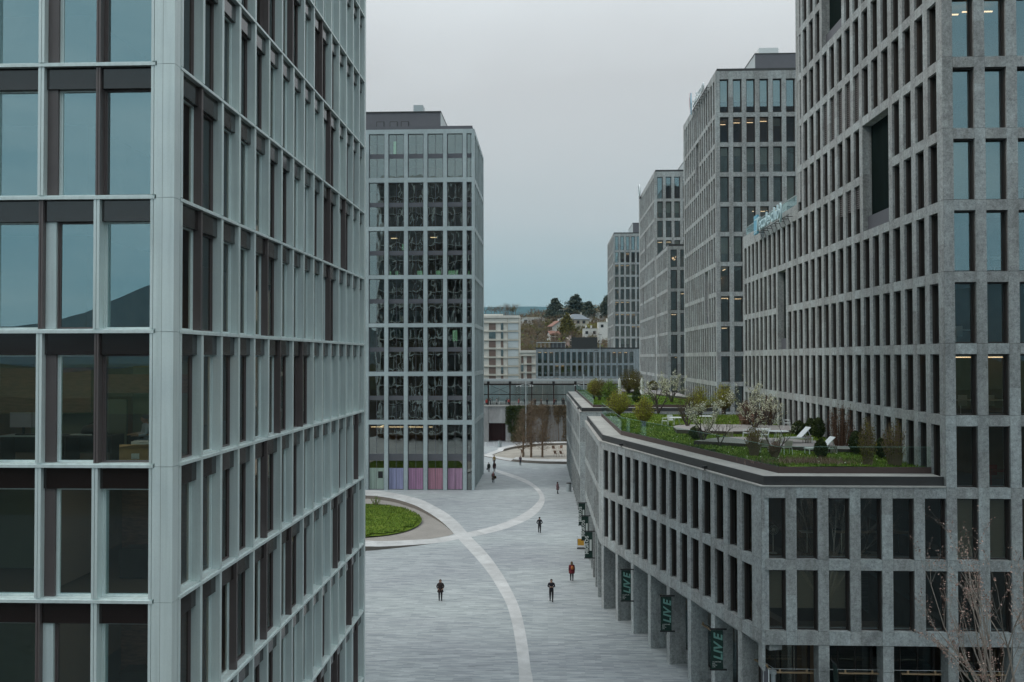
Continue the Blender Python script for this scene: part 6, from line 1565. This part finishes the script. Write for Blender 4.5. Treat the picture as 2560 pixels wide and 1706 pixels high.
t = thing('phone', 'phone held in both hands by the man looking down', 'phone', (p.x, p.y-.38, 1.24), 0); b = MB(); b.box(-.035, .035, -.07, .07, 0, .01, BLACK); b.build('case', t); b = MB(); b.box(-.03, .03, -.062, .062, .0101, .012, mat('phone_glass', (.12, .14, .15), .1)); b.build('screen', t)
p = gp(1429.5, 1453); person('long haired person in a dark red coat walking away along the arcade', p, PI, coat=(.12, .008, .016), hair=(.11, .07, .035), hem=.70, hairlen=.22, h=1.68, stride=.06)
backpack((p.x+.05, p.y-.2, 1.2), PI, (.38, .12, .03), 'orange brown backpack on the back of the person in the dark red coat', s=.78)
p = gp(1349, 1333); person('man in black walking away in the middle of the plaza, arms bent', p, PI, coat=(.013, .012, .016), hair=(.015, .012, .01), h=1.76, stride=.1, arms='pockets')
p = gp(1394, 1235); person('person in a mauve brown coat walking alone near the arcade of the farther block', p, 2.0, coat=(.10, .05, .055), hair=(.03, .015, .012), hem=.6, hairlen=.05, h=1.68, stride=.1)
p = gp(1301, 1164); person('person in a grey jacket walking along the kerb of the far gravel bed', p, 0, coat=(.12, .09, .11), hair=(.05, .04, .04), h=1.72, stride=.1)
p = gp(1233, 1207); person('person in a brown coat and pink scarf, nearest of the group', p, .3, coat=(.085, .065, .055), hair=(.06, .03, .02), hem=.5, h=1.7, stride=.08); backpack((p.x+.32, p.y-.05, .85), .3, (.05, .035, .015), 'dark brown shoulder bag of the person with the pink scarf', 'shoulder_bag', 1.15)
t = thing('scarf', 'pink scarf round the neck of the nearest person in the group', 'scarf', (p.x, p.y-.02, 1.38)); b = MB(); b.lathe([(.10, 0), (.12, .05), (.09, .1)], cloth((.35, .10, .12)), 12); b.build('loop', t); b = MB(); b.box(-.07, .06, -.16, -.13, -.3, .05, cloth((.35, .10, .12))); b.build('end', t)
p = gp(1236, 1180); person('person in a dark maroon coat in the middle of the group by the tower', p, PI, coat=(.045, .018, .022), hair=(.08, .05, .045), hem=.62, h=1.7, stride=.2)
p = gp(1235.5, 1163); person('person in an ochre jacket at the back of the group by the tower', p, PI, coat=(.26, .17, .06), legs=(.04, .015, .018), hair=(.03, .02, .02), h=1.75, stride=.1)
p = gp(1222, 1181); person('person in a dark green coat carrying a bag beside the middle tower', p, PI, coat=(.02, .026, .024), hair=(.015, .015, .015), hem=.75, h=1.65, stride=.1); backpack((p.x-.28, p.y, .55), 0, (.04, .04, .035), 'dark handbag carried by the person in the dark green coat', 'handbag', .7)
# passengers on the platform
plat = [(1180+150/4.126, (.30, .03, .025), 'red'), (1180+190/4.126, (.05, .05, .07), 'dark blue'), (1180+165/4.126-2, (.02, .02, .02), 'black'), (1180+255/4.126, (.28, .28, .28), 'pale grey'), (1180+352/4.126, (.03, .03, .035), 'charcoal'), (1180+378/4.126, (.34, .05, .05), 'bright red'), (1180+480/4.126, (.3, .08, .08), 'faded red'), (1180+548/4.126, (.02, .022, .03), 'navy'), (1180+640/4.126, (.04, .025, .02), 'dark brown'), (1180+652/4.126, (.06, .04, .03), 'brown'), (1180+712/4.126, (.12, .07, .06), 'light brown'), (1180+775/4.126, (.015, .015, .015), 'black'), (1180+848/4.126, (.1, .03, .03), 'maroon'), (1180+868/4.126, (.02, .02, .025), 'dark'), (1180+935/4.126, (.03, .03, .03), 'dark grey'), (1180+950/4.126, (.02, .015, .015), 'black brown')]
pos_w = ['beside the first canopy post', 'second from the left end of the wall', 'at the far left of the platform', 'in front of the braced bay', 'left of the second canopy post', 'right of the second canopy post', 'in the middle of the third bay', 'left of the third canopy post', 'right of the third canopy post', 'just past the third canopy post', 'in the fourth bay', 'near the middle of the fourth bay', 'left of the fourth canopy post', 'right of the fourth canopy post', 'near the corner of the granite block', 'closest to the corner of the granite block']
for i, (px, c, cn) in enumerate(plat):
    pp = on_y(px, 1017, 211.6+(i*7 % 5)*.5); person('passenger in %s clothes waiting %s' % (cn, pos_w[i]), (pp.x, pp.y, 8.16), (i*1.3) % 6, coat=c, h=1.68+.03*(i % 4), stride=.06, fine=False, hair=(.03, .02, .018), hem=.75 if i % 3 == 0 else None, group='passengers waiting on the platform')
# office worker and what stands around him
zf = ZA+.0
person('man in a light blue shirt sitting at a desk behind the glass', (-12.0, 26.65, zf), -.9, coat=(.42, .50, .58), legs=(.03, .03, .04), hair=(.10, .12, .13), sit=True, arms='type', bend=.05)
t = thing('office_chair', 'black office chair under the man at the desk', 'office chair', (-12.05, 26.8, zf), -.9); b = MB(); b.box(-.25, .25, -.25, .25, .38, .44, BLACK); b.build('seat', t); b = MB(); b.box(-.24, .24, .24, .3, .5, 1.0, BLACK); b.build('backrest', t); b = MB(); b.tube([(0, 0, .38), (0, 0, .08)], .03, BLACK, 6); [b.tube([(0, 0, .1), (.3*math.cos(a), .3*math.sin(a), .04)], .02, BLACK, 5) for a in (0, 1.26, 2.5, 3.8, 5)]; b.build('base', t)
t = thing('cardboard_box', 'open cardboard box with a white sticker on the office floor by the glass', 'box', (-11.75, 25.42, zf+.02), .15); CB = mat('kraft_cardboard', (.42, .27, .12), .85, build=noisy(3, .1))
b = MB(); b.box(-.45, .45, -.16, .16, 0, .42, CB); b.build('carton', t); b = MB(); b.poly([(-.45, -.16, .42), (.45, -.16, .42), (.4, -.3, .55), (-.4, -.3, .55)], CB); b.build('flap', t); b = MB(); b.box(-.12, .1, -.166, -.161, .12, .28, WP); b.build('sticker', t)
t = thing('cardboard_box', 'small cardboard box under the desk at the left edge', 'box', (-14.35, 25.6, zf+.02), 0); b = MB(); b.box(-.2, .2, -.15, .15, 0, .42, CB); b.build('carton', t); b = MB(); b.box(-.18, .18, -.155, -.151, .36, .4, BLACK); b.build('label', t)
t = thing('bag', 'black bag lying on the dark desk in the middle office window', 'bag', (-13.35, 26.0, zf+.77), .1); b = MB(); b.lathe([(.33, 0), (.36, .1), (.28, .24), (.1, .3)], BLACK, 14, (0, 0, 0), 1, .5); b.build('bag_body', t, smooth=True); b = MB(); b.tube([(-.15, 0, .28), (0, 0, .36), (.15, 0, .28)], .015, BLACK, 5); b.tube([(.3, 0, .2), (.42, 0, .05), (.45, 0, 0)], .015, BLACK, 5); b.build('strap', t)

D.scenes.remove(TMP)
